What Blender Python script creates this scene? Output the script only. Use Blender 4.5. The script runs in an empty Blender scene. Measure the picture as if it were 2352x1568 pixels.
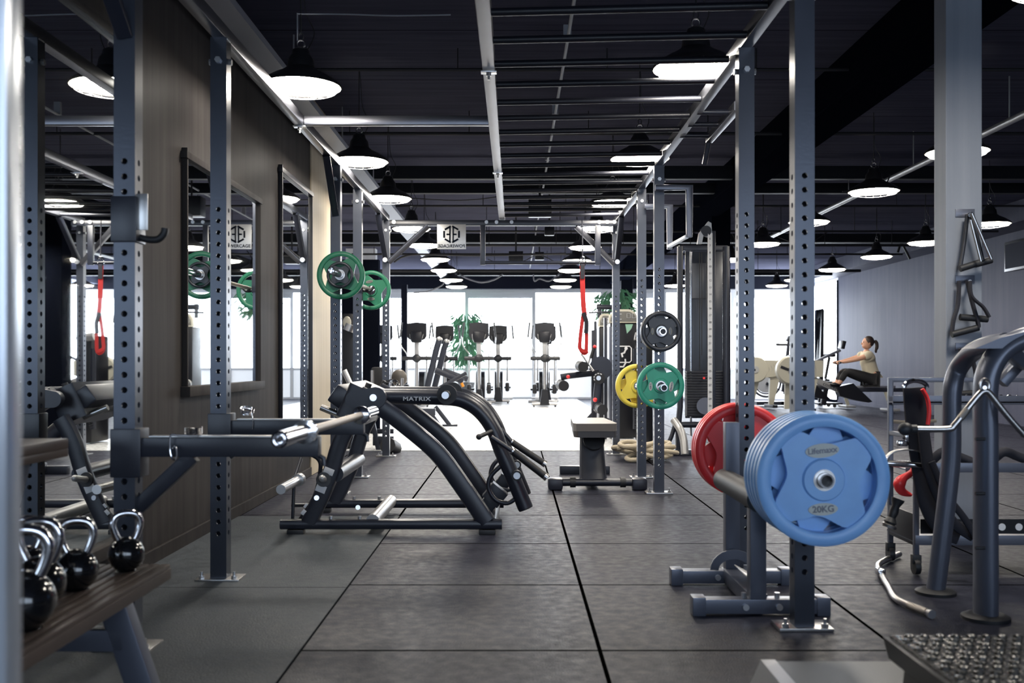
import bpy, bmesh, math, random
from mathutils import Vector, Matrix
random.seed(7)
PI = math.pi
S = bpy.context.scene
COL = S.collection
# ------------------------------------------------------------------ camera, world, exposure
EYE = 0.95; F = 2350.0; VX, VY = 1182.0, 829.0
cd = bpy.data.cameras.new('camera'); cam = bpy.data.objects.new('camera', cd); COL.objects.link(cam)
cam.location = (0, 0, EYE); cam.rotation_euler = (PI/2, 0, 0)
cd.sensor_width = 36; cd.lens = 36*F/2352; cd.shift_x = -6/2352; cd.shift_y = 45/2352
cd.clip_start = 0.05; cd.clip_end = 200
cd.dof.use_dof = True; cd.dof.focus_distance = 7.5; cd.dof.aperture_fstop = 3.5
S.camera = cam
w = bpy.data.worlds.new('world'); S.world = w; w.use_nodes = True
w.node_tree.nodes['Background'].inputs[0].default_value = (0.75, 0.86, 1.0, 1)
w.node_tree.nodes['Background'].inputs[1].default_value = 1.0
S.view_settings.view_transform = 'Standard'; S.view_settings.look = 'None'
S.view_settings.gamma = 1; S.view_settings.use_curve_mapping = False
S.view_settings.exposure = 0.0
WIN_L = 12.0       # radiance of the daylit window blinds
BACK_L = 4.2
LAMP_L = 105.0

def P(px, py, d):            # photograph pixel at a real distance -> world point
    return Vector(((px-VX)/F*d, d, EYE-(py-VY)/F*d))
def dfloor(py, z=0.0): return F*(EYE-z)/(py-VY)

# ------------------------------------------------------------------ materials
MATS = {}
def mat(name, col, rough=.5, metal=0.0, spec=.5, emit=None, es=0, bump=0, bscale=200, var=0, vscale=3, coat=0, trans=0, alpha=1):
    m = bpy.data.materials.new(name); m.use_nodes = True; nt = m.node_tree; b = nt.nodes['Principled BSDF']
    b.inputs['Base Color'].default_value = (*col, 1); b.inputs['Roughness'].default_value = rough
    b.inputs['Metallic'].default_value = metal; b.inputs['Specular IOR Level'].default_value = spec
    b.inputs['Coat Weight'].default_value = coat; b.inputs['Transmission Weight'].default_value = trans
    b.inputs['Alpha'].default_value = alpha
    if emit: b.inputs['Emission Color'].default_value = (*emit, 1); b.inputs['Emission Strength'].default_value = es
    tc = nt.nodes.new('ShaderNodeTexCoord')
    if var:
        n = nt.nodes.new('ShaderNodeTexNoise'); n.inputs['Scale'].default_value = vscale; n.inputs['Detail'].default_value = 4
        nt.links.new(tc.outputs['Object'], n.inputs['Vector'])
        mx = nt.nodes.new('ShaderNodeMix'); mx.data_type = 'RGBA'
        mx.inputs[6].default_value = (*[c*(1-var) for c in col], 1); mx.inputs[7].default_value = (*[min(1, c*(1+var)) for c in col], 1)
        nt.links.new(n.outputs['Fac'], mx.inputs[0]); nt.links.new(mx.outputs[2], b.inputs['Base Color'])
    if bump:
        n = nt.nodes.new('ShaderNodeTexNoise'); n.inputs['Scale'].default_value = bscale
        nt.links.new(tc.outputs['Object'], n.inputs['Vector'])
        bp = nt.nodes.new('ShaderNodeBump'); bp.inputs['Strength'].default_value = bump; bp.inputs['Distance'].default_value = .002
        nt.links.new(n.outputs['Fac'], bp.inputs['Height']); nt.links.new(bp.outputs['Normal'], b.inputs['Normal'])
    MATS[name] = m; return m
blk = mat('black_powder_coat', (.017, .020, .032), .34, spec=.6, bump=.12, var=.25, vscale=6)
blk2 = mat('matte_black_steel', (.009, .010, .016), .42, spec=.5, bump=.1)
rig = mat('rig_steel', (.060, .068, .090), .28, metal=.45, spec=.7, bump=.1, bscale=90, var=.3, vscale=5)
rail = mat('rail_steel', (.17, .175, .20), .32, metal=.85, bump=.08, var=.2)
grey = mat('blue_grey_steel', (.115, .127, .165), .34, metal=.4, spec=.6, bump=.1)
chrome = mat('chrome', (.78, .78, .80), .12, metal=1)
steel = mat('brushed_steel', (.55, .54, .53), .30, metal=1, bump=.1, bscale=300)
knurl = mat('knurled_steel', (.35, .32, .29), .42, metal=1, bump=.6, bscale=900)
zinc = mat('zinc_bolt', (.75, .76, .78), .28, metal=.9)
rub = mat('black_rubber', (.016, .017, .020), .5, bump=.2, bscale=300)
plast = mat('black_plastic', (.005, .0055, .009), .35, spec=.4)
vinyl = mat('black_vinyl', (.035, .034, .036), .36, spec=.5, bump=.15, bscale=250)
tan = mat('tan_vinyl', (.13, .115, .10), .40, bump=.2, bscale=250)
blue = mat('blue_rubber', (.25, .50, .96), .36, spec=.5, bump=.15, bscale=60, var=.15, vscale=12)
red = mat('red_rubber', (.88, .045, .05), .34, spec=.5, bump=.15, bscale=60)
yel = mat('yellow_rubber', (.85, .68, .09), .42, bump=.15, bscale=60)
grn = mat('green_rubber', (.035, .33, .23), .42, bump=.15, bscale=60, var=.15, vscale=12)
grn2 = mat('dark_green_rubber', (.015, .16, .085), .42, bump=.15, bscale=60)
blkp = mat('black_plate_rubber', (.022, .026, .036), .36, bump=.15, bscale=60)
badge = mat('pale_badge', (.55, .58, .55), .5)
badged = mat('khaki_badge', (.20, .20, .15), .5)
white = mat('white_paint', (.75, .76, .78), .5)
cream = mat('cream_plastic', (.46, .44, .36), .45)
silverp = mat('silver_paint', (.42, .42, .42), .35, metal=.5)
mirror = mat('mirror_glass', (.80, .83, .84), .015, metal=1)
redstrap = mat('red_webbing', (.50, .02, .02), .7, bump=.5, bscale=500)
blkstrap = mat('black_webbing', (.012, .013, .022), .8, bump=.5, bscale=500)
rope_m = mat('manila_rope', (.45, .39, .29), .85, bump=1.0, bscale=120)
skin = mat('skin', (.55, .30, .20), .55)
hairm = mat('brown_hair', (.03, .016, .012), .5)
shirt = mat('cream_shirt', (.52, .47, .35), .85, bump=.3, bscale=60)
legg = mat('black_leggings', (.008, .008, .010), .8)
leaf = mat('leaf_green', (.12, .30, .17), .5, var=.5, vscale=5)
potm = mat('pot_grey', (.1, .1, .1), .6)
wirem = mat('cable_black', (.01, .01, .012), .6)
wireg = mat('cable_grey', (.22, .23, .26), .6)
duct = mat('dark_duct', (.006, .007, .010), .6, spec=.2)
shade_m = mat('lamp_shade_black', (.012, .012, .014), .35)
shade_in = mat('lamp_shade_white', (.7, .68, .6), .5)
glow = mat('lamp_diffuser', (.9, .88, .8), .4, emit=(1.0, .93, .83), es=LAMP_L)
amber = mat('orange_trim', (.6, .22, .01), .5)
screen_m = mat('dark_screen', (.004, .007, .022), .6, spec=.05)
postpale = mat('pale_post', (.62, .66, .72), .22, metal=.55, spec=.8)
trackm = mat('galvanised_tray', (.30, .32, .37), .45, metal=.6, bump=.1)

def nodes_mat(name):
    m = bpy.data.materials.new(name); m.use_nodes = True; MATS[name] = m
    return m, m.node_tree, m.node_tree.nodes['Principled BSDF']
def N(nt, t, **k):
    n = nt.nodes.new('ShaderNode'+t)
    for a, v in k.items(): setattr(n, a, v)
    return n
def math_n(nt, op, a, b=None, c=None):
    n = N(nt, 'Math', operation=op)
    for i, v in enumerate((a, b, c)):
        if v is None: continue
        if isinstance(v, (int, float)): n.inputs[i].default_value = v
        else: nt.links.new(v, n.inputs[i])
    return n.outputs[0]
def ramp(nt, fac, stops):
    r = N(nt, 'ValToRGB'); cr_ = r.color_ramp
    while len(cr_.elements) < len(stops): cr_.elements.new(.5)
    for e, (p, c) in zip(cr_.elements, stops): e.position = p; e.color = (*c, 1)
    nt.links.new(fac, r.inputs[0]); return r.outputs[0]
def tile_mat(name, c1, c2, seam, ox, oy, step, rough, speck=.35, seamw=.006, bstr=.5, brown=(.06, .055, .05)):
    m, nt, b = nodes_mat(name); L = nt.links.new
    g = N(nt, 'NewGeometry'); sp = N(nt, 'SeparateXYZ'); L(g.outputs['Position'], sp.inputs[0])
    def seamf(o, off):
        f = math_n(nt, 'FRACT', math_n(nt, 'DIVIDE', math_n(nt, 'SUBTRACT', o, off-50*step), step))
        d = math_n(nt, 'MULTIPLY', math_n(nt, 'MINIMUM', f, math_n(nt, 'SUBTRACT', 1.0, f)), step)
        return math_n(nt, 'LESS_THAN', d, seamw)
    sm = math_n(nt, 'MAXIMUM', seamf(sp.outputs[0], ox), seamf(sp.outputs[1], oy))
    n1 = N(nt, 'TexNoise'); n1.inputs['Scale'].default_value = 1.3; n1.inputs['Detail'].default_value = 5; n1.inputs['Roughness'].default_value = .65
    n2 = N(nt, 'TexNoise'); n2.inputs['Scale'].default_value = 160; n2.inputs['Detail'].default_value = 2
    n3 = N(nt, 'TexNoise'); n3.inputs['Scale'].default_value = 22; n3.inputs['Detail'].default_value = 6
    for n in (n1, n2, n3): L(g.outputs['Position'], n.inputs['Vector'])
    c = ramp(nt, n1.outputs['Fac'], [(.3, c1), (.7, c2)])
    sc = ramp(nt, n2.outputs['Fac'], [(.35, (1-speck,)*3), (.75, (1+speck,)*3)])
    s3 = ramp(nt, n3.outputs['Fac'], [(.3, (.8,)*3), (.75, (1.15,)*3)])
    mu = N(nt, 'Mix', data_type='RGBA', blend_type='MULTIPLY'); mu.inputs[0].default_value = 1; L(c, mu.inputs[6]); L(sc, mu.inputs[7])
    mu2 = N(nt, 'Mix', data_type='RGBA', blend_type='MULTIPLY'); mu2.inputs[0].default_value = 1; L(mu.outputs[2], mu2.inputs[6]); L(s3, mu2.inputs[7])
    mx = N(nt, 'Mix', data_type='RGBA'); L(sm, mx.inputs[0]); L(mu2.outputs[2], mx.inputs[6]); mx.inputs[7].default_value = (*seam, 1)
    L(mx.outputs[2], b.inputs['Base Color'])
    rr = ramp(nt, n3.outputs['Fac'], [(.3, (rough-.08,)*3), (.7, (rough+.1,)*3)]); L(rr, b.inputs['Roughness'])
    L(math_n(nt, 'MULTIPLY', math_n(nt, 'SUBTRACT', 1.0, sm), .11), b.inputs['Specular IOR Level'])
    bp = N(nt, 'Bump'); bp.inputs['Strength'].default_value = bstr; bp.inputs['Distance'].default_value = .003
    h = math_n(nt, 'SUBTRACT', n2.outputs['Fac'], math_n(nt, 'MULTIPLY', sm, 2.0)); L(h, bp.inputs['Height']); L(bp.outputs['Normal'], b.inputs['Normal'])
    return m
floor_rub = tile_mat('rubber_tiles', (.020, .0215, .034), (.036, .038, .056), (.001, .001, .001), .28, 3.36, .985, .46, seamw=.007)
floor_mat = tile_mat('grey_mat_tiles', (.055, .064, .074), (.080, .092, .104), (.02, .022, .025), -.70, 4.28, 1.97, .52, speck=.15, seamw=.004)
floor_lt = tile_mat('pale_vinyl_tiles', (.68, .68, .68), (.78, .78, .78), (.40, .39, .38), -.3, .2, .6, .30, speck=.05, seamw=.003, bstr=.05)

def streak_mat(name, c1, c2, rough, vertical=True, sx=14, sz=.6, panel=0):
    m, nt, b = nodes_mat(name); L = nt.links.new
    g = N(nt, 'NewGeometry'); mp = N(nt, 'Mapping'); mp.inputs['Scale'].default_value = (sx, sx, sz) if vertical else (sz, sx, sx)
    L(g.outputs['Position'], mp.inputs['Vector'])
    n = N(nt, 'TexNoise'); n.inputs['Scale'].default_value = 1; n.inputs['Detail'].default_value = 8; n.inputs['Roughness'].default_value = .6
    L(mp.outputs[0], n.inputs['Vector'])
    n2 = N(nt, 'TexNoise'); n2.inputs['Scale'].default_value = 1.1; L(g.outputs['Position'], n2.inputs['Vector'])
    f = math_n(nt, 'ADD', math_n(nt, 'MULTIPLY', n.outputs['Fac'], .65), math_n(nt, 'MULTIPLY', n2.outputs['Fac'], .35))
    c = ramp(nt, f, [(.32, c1), (.68, c2)])
    if panel:
        sp = N(nt, 'SeparateXYZ'); L(g.outputs['Position'], sp.inputs[0])
        fr = math_n(nt, 'FRACT', math_n(nt, 'DIVIDE', math_n(nt, 'ADD', sp.outputs[1], 100), panel))
        lt = math_n(nt, 'LESS_THAN', fr, .012/panel)
        mx = N(nt, 'Mix', data_type='RGBA'); L(lt, mx.inputs[0]); L(c, mx.inputs[6]); mx.inputs[7].default_value = (c1[0]*.3, c1[1]*.3, c1[2]*.3, 1); c = mx.outputs[2]
    L(c, b.inputs['Base Color']); b.inputs['Roughness'].default_value = rough; b.inputs['Specular IOR Level'].default_value = .12
    bp = N(nt, 'Bump'); bp.inputs['Strength'].default_value = .2; bp.inputs['Distance'].default_value = .003
    L(f, bp.inputs['Height']); L(bp.outputs['Normal'], b.inputs['Normal'])
    return m
wall_l = streak_mat('dark_wood_panel', (.032, .029, .030), (.060, .055, .052), .5)
wall_r = streak_mat('blue_grey_wall', (.055, .060, .095), (.085, .090, .130), .6, sx=9)
beige_w = streak_mat('beige_slats', (.33, .28, .20), (.55, .48, .36), .55, sx=60, sz=.3)
wall_w = streak_mat('white_wall', (.72, .74, .78), (.80, .82, .86), .6)
col_m = streak_mat('grey_column', (.20, .225, .27), (.26, .285, .33), .5)
wood_sh = streak_mat('dark_shelf_wood', (.07, .055, .045), (.13, .10, .085), .35, sx=2, sz=2)
ceil_m = streak_mat('ceiling_boards', (.052, .054, .080), (.090, .093, .130), .8, vertical=False, sx=18, sz=.8, panel=1.2)
ceil_m.node_tree.nodes['Principled BSDF'].inputs['Specular IOR Level'].default_value = 0.0
wall_l.node_tree.nodes['Principled BSDF'].inputs['Specular IOR Level'].default_value = .02
dark_w = mat('dark_panel', (.004, .005, .009), .95, spec=0)
bulk_m = mat('bulkhead_black', (.006, .008, .018), .7, spec=.2)
blind_m = mat('daylit_blind', (.9, .9, .9), .8, emit=(.84, .91, 1.0), es=WIN_L)
blind_b = mat('daylit_window_back', (.9, .9, .9), .8, emit=(.66, .80, 1.0), es=BACK_L)

# ------------------------------------------------------------------ mesh helpers
def V(*a): return Vector(a)
class MB:
    def __init__(s): s.bm = bmesh.new()
    def box(s, c, size, bev=0.0, rot=None):
        r = bmesh.ops.create_cube(s.bm, size=1.0); vs = r['verts']
        for v in vs: v.co = Vector((v.co.x*size[0], v.co.y*size[1], v.co.z*size[2]))
        if bev:
            es = list({e for v in vs for e in v.link_edges})
            g = bmesh.ops.bevel(s.bm, geom=es, offset=bev, segments=2, affect='EDGES', profile=.6)
            vs = list({v for f in g['faces'] for v in f.verts} | {v for v in vs if v.is_valid})
        if rot is not None:
            for v in vs: v.co = rot @ v.co
        for v in vs: v.co += Vector(c)
        return s
    def bx(s, a, b, bev=0.0):
        a = Vector(a); b = Vector(b)
        return s.box((a+b)/2, [abs(b[i]-a[i]) for i in range(3)], bev)
    def sweep(s, pts, prof, ref=None, closed=False, caps=True, scale=None):
        pts = [Vector(p) for p in pts]; n = len(pts); rings = []; side = None
        for i, p in enumerate(pts):
            if closed: t = (pts[(i+1) % n]-pts[i-1])
            else: t = pts[min(i+1, n-1)]-pts[max(i-1, 0)]
            if t.length < 1e-9: t = Vector((0, 0, 1))
            t.normalize()
            if ref is not None:
                b = Vector(ref) - t*t.dot(Vector(ref))
            else:
                if side is None: side = Vector((0, 0, 1)) if abs(t.z) < .9 else Vector((1, 0, 0))
                b = side - t*t.dot(side)
            b.normalize(); side = b; a = t.cross(b)
            k = scale[i] if scale else 1
            # widen rings at corners so that the tube keeps its section
            m = 1.0
            if 0 < i < n-1 or closed:
                t1 = (pts[i]-pts[i-1]).normalized(); t2 = (pts[(i+1) % n]-pts[i]).normalized()
                cs = max(.35, math.sqrt(max(0, (1+t1.dot(t2))/2))); m = 1/cs
                dv = (t2-t1)
                dv = dv-t*dv.dot(t)
            ring = []
            for (u, v) in prof:
                off = a*u*k + b*v*k
                if m > 1.001 and dv.length > 1e-6:
                    dn = dv.normalized(); off += dn*off.dot(dn)*(m-1)
                ring.append(s.bm.verts.new(p+off))
            rings.append(ring)
        k = len(prof); R = range(n if closed else n-1)
        for i in R:
            r0, r1 = rings[i], rings[(i+1) % n]
            for j in range(k): s.bm.faces.new((r0[j], r0[(j+1) % k], r1[(j+1) % k], r1[j]))
        if caps and not closed:
            s.bm.faces.new(rings[0][::-1]); s.bm.faces.new(rings[-1])
        return s
    def tube(s, pts, r, seg=12, closed=False, scale=None, ref=None):
        prof = [(r*math.cos(2*PI*j/seg), r*math.sin(2*PI*j/seg)) for j in range(seg)]
        return s.sweep(pts, prof, ref, closed, True, scale)
    def rect(s, pts, w, h, ref, rnd=.006, closed=False):     # w in the bending plane, h along ref
        prof = rrect(w, h, rnd)
        return s.sweep(pts, prof, ref, closed)
    def cyl(s, a, b, r, r2=None, seg=20):
        return s.tube([a, b], r, seg, scale=[1, (r2/r if r2 is not None else 1)])
    def lathe(s, prof, o, ax=(0, 0, 1), seg=32, close=True):
        ax = Vector(ax).normalized(); u = ax.orthogonal().normalized(); v = ax.cross(u); o = Vector(o); rings = []
        for (r, z) in prof:
            rings.append([s.bm.verts.new(o+ax*z+(u*math.cos(2*PI*j/seg)+v*math.sin(2*PI*j/seg))*max(r, 1e-4)) for j in range(seg)])
        for i in range(len(rings)-1):
            for j in range(seg): s.bm.faces.new((rings[i][j], rings[i][(j+1) % seg], rings[i+1][(j+1) % seg], rings[i+1][j]))
        if close:
            s.bm.faces.new(rings[0][::-1]); s.bm.faces.new(rings[-1])
        return s
    def ball(s, c, r, sc=(1, 1, 1), seg=20):
        g = bmesh.ops.create_uvsphere(s.bm, u_segments=seg, v_segments=max(8, seg//2), radius=1)
        for v in g['verts']: v.co = Vector(c)+Vector((v.co.x*r*sc[0], v.co.y*r*sc[1], v.co.z*r*sc[2]))
        return s
    def prism(s, pts, d):                                    # closed outline extruded by vector d
        d = Vector(d); a = [s.bm.verts.new(Vector(p)) for p in pts]; b = [s.bm.verts.new(Vector(p)+d) for p in pts]; n = len(pts)
        s.bm.faces.new(a); s.bm.faces.new(b[::-1])
        for i in range(n): s.bm.faces.new((a[i], a[(i+1) % n], b[(i+1) % n], b[i]))
        return s
    def quad(s, *pts): s.bm.faces.new([s.bm.verts.new(Vector(p)) for p in pts]); return s
def rrect(w, h, r=.006, n=3):
    out = []; w /= 2; h /= 2; r = min(r, w*.98, h*.98)
    for cx, cy, a0 in ((w-r, h-r, 0), (-w+r, h-r, PI/2), (-w+r, -h+r, PI), (w-r, -h+r, 1.5*PI)):
        for i in range(n): a = a0+PI/2*i/(n-1); out.append((cx+r*math.cos(a), cy+r*math.sin(a)))
    return out
def cr(pts, n=6, closed=False):                              # Catmull-Rom through the points
    pts = [Vector(p) for p in pts]; m = len(pts); out = []
    rng = range(m if closed else m-1)
    for i in rng:
        g = (lambda k: pts[k % m]) if closed else (lambda k: pts[max(0, min(m-1, k))])
        p0, p1, p2, p3 = g(i-1), g(i), g(i+1), g(i+2)
        for j in range(n):
            t = j/n
            out.append(.5*((2*p1)+(p2-p0)*t+(2*p0-5*p1+4*p2-p3)*t*t+(3*p1-p0-3*p2+p3)*t**3))
    if not closed: out.append(pts[-1])
    return out
ORG = {}
def tag(o, label=None, cat=None, group=None, kind=None):
    if label: o['label'] = label
    if cat: o['category'] = cat
    if group: o['group'] = group
    if kind: o['kind'] = kind
    return o
def root(name, label, cat, loc=(0, 0, 0), group=None):
    o = bpy.data.objects.new(name, None); COL.objects.link(o); o.location = loc; o.empty_display_size = .1
    ORG[o.name] = Vector(loc); return tag(o, label, cat, group)
SPLIT = {'rubber_foot', 'rail_bolt', 'joint_bolt', 'beam_bolt', 'brace_bolt', 'bar_bolt', 'levelling_foot', 'red_knob', 'eye', 'ear', 'eyebrow', 'post_tube', 'wheel', 'fingers', 'finger', 'hanger', 'lever'}
def islands(bm):
    bm.verts.ensure_lookup_table(); seen = set(); comps = []
    for v in bm.verts:
        if v.index in seen: continue
        st = [v]; seen.add(v.index); c = []
        while st:
            a = st.pop(); c.append(a.index)
            for e in a.link_edges:
                b = e.other_vert(a)
                if b.index not in seen: seen.add(b.index); st.append(b)
        comps.append(c)
    def bb(c):
        p = [bm.verts[i].co for i in c]; return [min(q[k] for q in p) for k in range(3)], [max(q[k] for q in p) for k in range(3)]
    out = [(c, *bb(c)) for c in comps]; ch = True
    while ch:
        ch = False
        for i in range(len(out)):
            for j in range(i+1, len(out)):
                a, b = out[i], out[j]
                if all(a[1][k] < b[2][k]+.004 and b[1][k] < a[2][k]+.004 for k in range(3)):
                    out[i] = (a[0]+b[0], [min(a[1][k], b[1][k]) for k in range(3)], [max(a[2][k], b[2][k]) for k in range(3)]); del out[j]; ch = True; break
            if ch: break
    return [o[0] for o in out]
def ob(name, mb, m, parent=None, **k):
    if name in SPLIT and parent is not None:
        mb.bm.verts.index_update(); isl = islands(mb.bm)
        if len(isl) > 1:
            r_ = None
            for c in isl:
                nb = mb.bm.copy(); nb.verts.ensure_lookup_table(); cs = set(c)
                bmesh.ops.delete(nb, geom=[v for v in nb.verts if v.index not in cs], context='VERTS')
                q = MB(); q.bm.free(); q.bm = nb; o = ob1(name, q, m, parent, **k); r_ = r_ or o
            mb.bm.free(); return r_
    return ob1(name, mb, m, parent, **k)
def ob1(name, mb, m, parent=None, label=None, cat=None, group=None, kind=None, smooth=True, org=None):
    bm = mb.bm
    bmesh.ops.recalc_face_normals(bm, faces=bm.faces[:])
    if parent is None:
        if org is None:
            xs = [v.co for v in bm.verts]
            org = Vector(((min(c.x for c in xs)+max(c.x for c in xs))/2, (min(c.y for c in xs)+max(c.y for c in xs))/2, min(c.z for c in xs)))
        off = Vector(org)
    else: off = ORG[parent.name]
    for v in bm.verts: v.co -= off
    me = bpy.data.meshes.new(name); 
    if smooth:
        for f in bm.faces: f.smooth = True
    bm.to_mesh(me); bm.free(); me.materials.append(m)
    if smooth: me.set_sharp_from_angle(angle=math.radians(38))
    o = bpy.data.objects.new(name, me); COL.objects.link(o)
    if parent is None: o.location = off
    else: o.parent = parent
    ORG[o.name] = off
    return tag(o, label, cat, group, kind)
def struct(name, mb, m, **k): return ob(name, mb, m, kind='structure', smooth=k.pop('smooth', False), **k)
def dup(o, parent=None, loc=None, rz=None, label=None, sc=None):
    c = o.copy(); COL.objects.link(c); c.parent = parent
    ORG[c.name] = ORG.get(o.name, Vector())
    for ch in list(o.children): dup(ch, c)
    if loc is not None: c.location = loc
    if rz is not None: c.rotation_euler = (0, 0, rz)
    if sc is not None: c.scale = (sc,)*3
    if label: c['label'] = label
    return c
def text_mb(txt, size, origin, xdir, ydir, depth=.0008, sx=1.0, spacing=1.0, bold=0.0):
    cu = bpy.data.curves.new('t', 'FONT'); cu.body = txt; cu.size = size; cu.align_x = 'CENTER'; cu.align_y = 'CENTER'; cu.extrude = depth; cu.space_character = spacing
    cu.offset = bold; cu.resolution_u = 3
    o = bpy.data.objects.new('t', cu); COL.objects.link(o)
    dg = bpy.context.evaluated_depsgraph_get(); dg.update(); me = bpy.data.meshes.new_from_object(o.evaluated_get(dg))
    x = Vector(xdir).normalized(); y = Vector(ydir).normalized(); z = x.cross(y)
    mb = MB(); mb.bm.from_mesh(me)
    for v in mb.bm.verts: v.co = Vector(origin)+x*v.co.x*sx+y*v.co.y+z*v.co.z
    bpy.data.objects.remove(o); bpy.data.curves.remove(cu); bpy.data.meshes.remove(me)
    return mb

# ------------------------------------------------------------------ the room
XL, XR, YB, YF, ZC = -1.70, 7.40, -3.0, 25.6, 3.15
YEND = 9.6          # the left wall ends here and the room widens
XLL = -6.0
struct('floor', MB().bx((XLL, YB, -.1), (XR, YF, 0)), floor_rub)
struct('floor_mat_left', MB().bx((XL, YB, 0), (-.70, 6.25, .004)), floor_mat)
struct('floor_pale', MB().bx((XLL, 10.83, 0), (1.55, YF, .006)), floor_lt)
struct('ceiling', MB().bx((XLL, YB, ZC), (XR, YF, ZC+.1)), ceil_m)
struct('wall_left', MB().bx((XL-.12, YB, 0), (XL, 8.50, ZC)), wall_l)
struct('wall_left_slats', MB().bx((XL-.12, 8.50, 0), (XL+.01, YEND, ZC)), beige_w)
struct('wall_left_return', MB().bx((XLL, YEND-.1, 0), (XL-.12, YEND, ZC)), wall_w)
struct('wall_left_rear', MB().bx((XLL-.1, YEND, 0), (XLL, YF, ZC)), wall_w)
struct('baseboard_left', MB().bx((XL, YB, 0), (XL+.015, 8.5, .07), .003), wall_l)
struct('wall_right', MB().bx((XR, YB, 0), (XR+.1, 23.4, ZC)), wall_r)
struct('baseboard_right', MB().bx((XR-.015, YB, 0), (XR, 23.4, .07), .003), wall_r)
struct('wall_right_rear', MB().bx((XR, 23.4, 2.8), (XR+.1, YF, ZC)), wall_w)
struct('trim_soffit_right', MB().bx((XR-.5, 5.0, 2.86), (XR, YF, ZC)), wall_r)
struct('wall_back_left', MB().bx((XLL, YB-.1, 0), (-1.5, YB, ZC)), wall_w)
struct('wall_back_right', MB().bx((5.5, YB-.1, 0), (XR, YB, ZC)), wall_w)
struct('wall_back_top', MB().bx((-1.5, YB-.1, 2.75), (5.5, YB, ZC)), wall_w)
struct('wall_back_sill', MB().bx((-1.5, YB-.1, 0), (5.5, YB, .5)), wall_w)
# daylight windows behind the photographer
for i, (a, b) in enumerate([(-1.5, .8), (.8, 3.2), (3.2, 5.5)]):
    f = MB()
    for u in (a+.04, b-.04): f.bx((u-.04, YB-.1, .5), (u+.04, YB, 2.75))
    f.bx((a+.08, YB-.1, .5), (b-.08, YB, .58)); f.bx((a+.08, YB-.1, 2.67), (b-.08, YB, 2.75))
    o = struct('window_%d' % (i+6), f, white)
    ob('lit_pane', MB().bx((a+.08, YB-.06, .58), (b-.08, YB-.05, 2.67)), blind_b, o)
# far window wall
zt = 2.74; zs = .72
struct('baseboard_far', MB().bx((XLL, YF, 0), (XR, YF+.1, .05)), wall_w)
sill_glow_m = mat('glowing_sill_panel', (.8, .8, .8), .7, emit=(.84, .90, 1.0), es=.62)  # low sill wall below the windows, glow added to bring it near white
struct('wall_far_bulkhead', MB().bx((XLL, YF-.25, zt), (XR, YF+.1, ZC)), bulk_m)
fx = [-6.0, -2.8, -1.2, .46, 2.18, 4.0, 5.5, 7.4]
xs_px = lambda x: (x-VX)/F*YF
fx = [XLL, -4.3, xs_px(930), xs_px(1072), xs_px(1226), xs_px(1384), 3.75, 5.45, XR]
for i in range(len(fx)-1):
    a, b = fx[i], fx[i+1]; f = MB(); t = .045
    for u0, u1 in ((a, a+t), (b-t, b)): f.bx((u0, YF-.02, zs), (u1, YF+.1, zt))
    f.bx((a+t, YF-.02, zs), (b-t, YF+.1, zs+.06)); f.bx((a+t, YF-.02, zt-.08), (b-t, YF+.1, zt))
    f.bx((a, YF, .05), (a+t, YF+.1, zs)).bx((b-t, YF, .05), (b, YF+.1, zs))
    o = struct('window_%d' % (i+9), f, white)
    ob('sill_glow_panel', MB().bx((a+t, YF+.02, .05), (b-t, YF+.03, zs)), sill_glow_m, o)
    ob('lit_blind', MB().bx((a+t, YF+.04, zs+.06), (b-t, YF+.05, zt-.2 if i % 2 else zt-.08)), blind_m, o)
    if i % 2: ob('blind_box', MB().bx((a+t, YF-.01, zt-.22), (b-t, YF+.08, zt-.08), .01), white, o)
f = MB(); f.bx((XR-.02, 23.4, 0), (XR+.1, 23.46, 2.8)).bx((XR-.02, YF-.08, 0), (XR+.1, YF, 2.8)).bx((XR-.02, 23.46, 0), (XR+.1, YF-.08, .06))
o = struct('window_5', f, dark_w); ob('lit_pane', MB().bx((XR+.04, 23.46, .06), (XR+.05, YF-.08, 2.8)), blind_m, o)
struct('trim_far_post', MB().bx((xs_px(922)*.94, 24.0, 0), (xs_px(922)*.94+.14, 24.15, 2.75), .005), bulk_m)
struct('wall_partition', MB().bx((-2.75, 13.4, 0), (-1.78, 13.55, 2.28), .004), dark_w)
struct('wall_rear_pier', MB().bx((-3.3, 20.0, 0), (-2.72, 20.25, ZC)), wall_w)
struct('trim_column_dark', MB().bx((2.60, 13.5, 0), (2.85, 13.8, ZC), .01), dark_w)
struct('trim_column_far', MB().bx((2.52, 24.2, 0), (2.80, 24.5, ZC), .01), bulk_m)
struct('trim_beam_long', MB().bx((2.35, 1.0, 2.86), (2.70, YF-.25, ZC), .01), dark_w)
struct('trim_column_right', MB().bx((2.234, 5.30, 0), (2.421, 5.45, ZC), .004), col_m)
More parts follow.
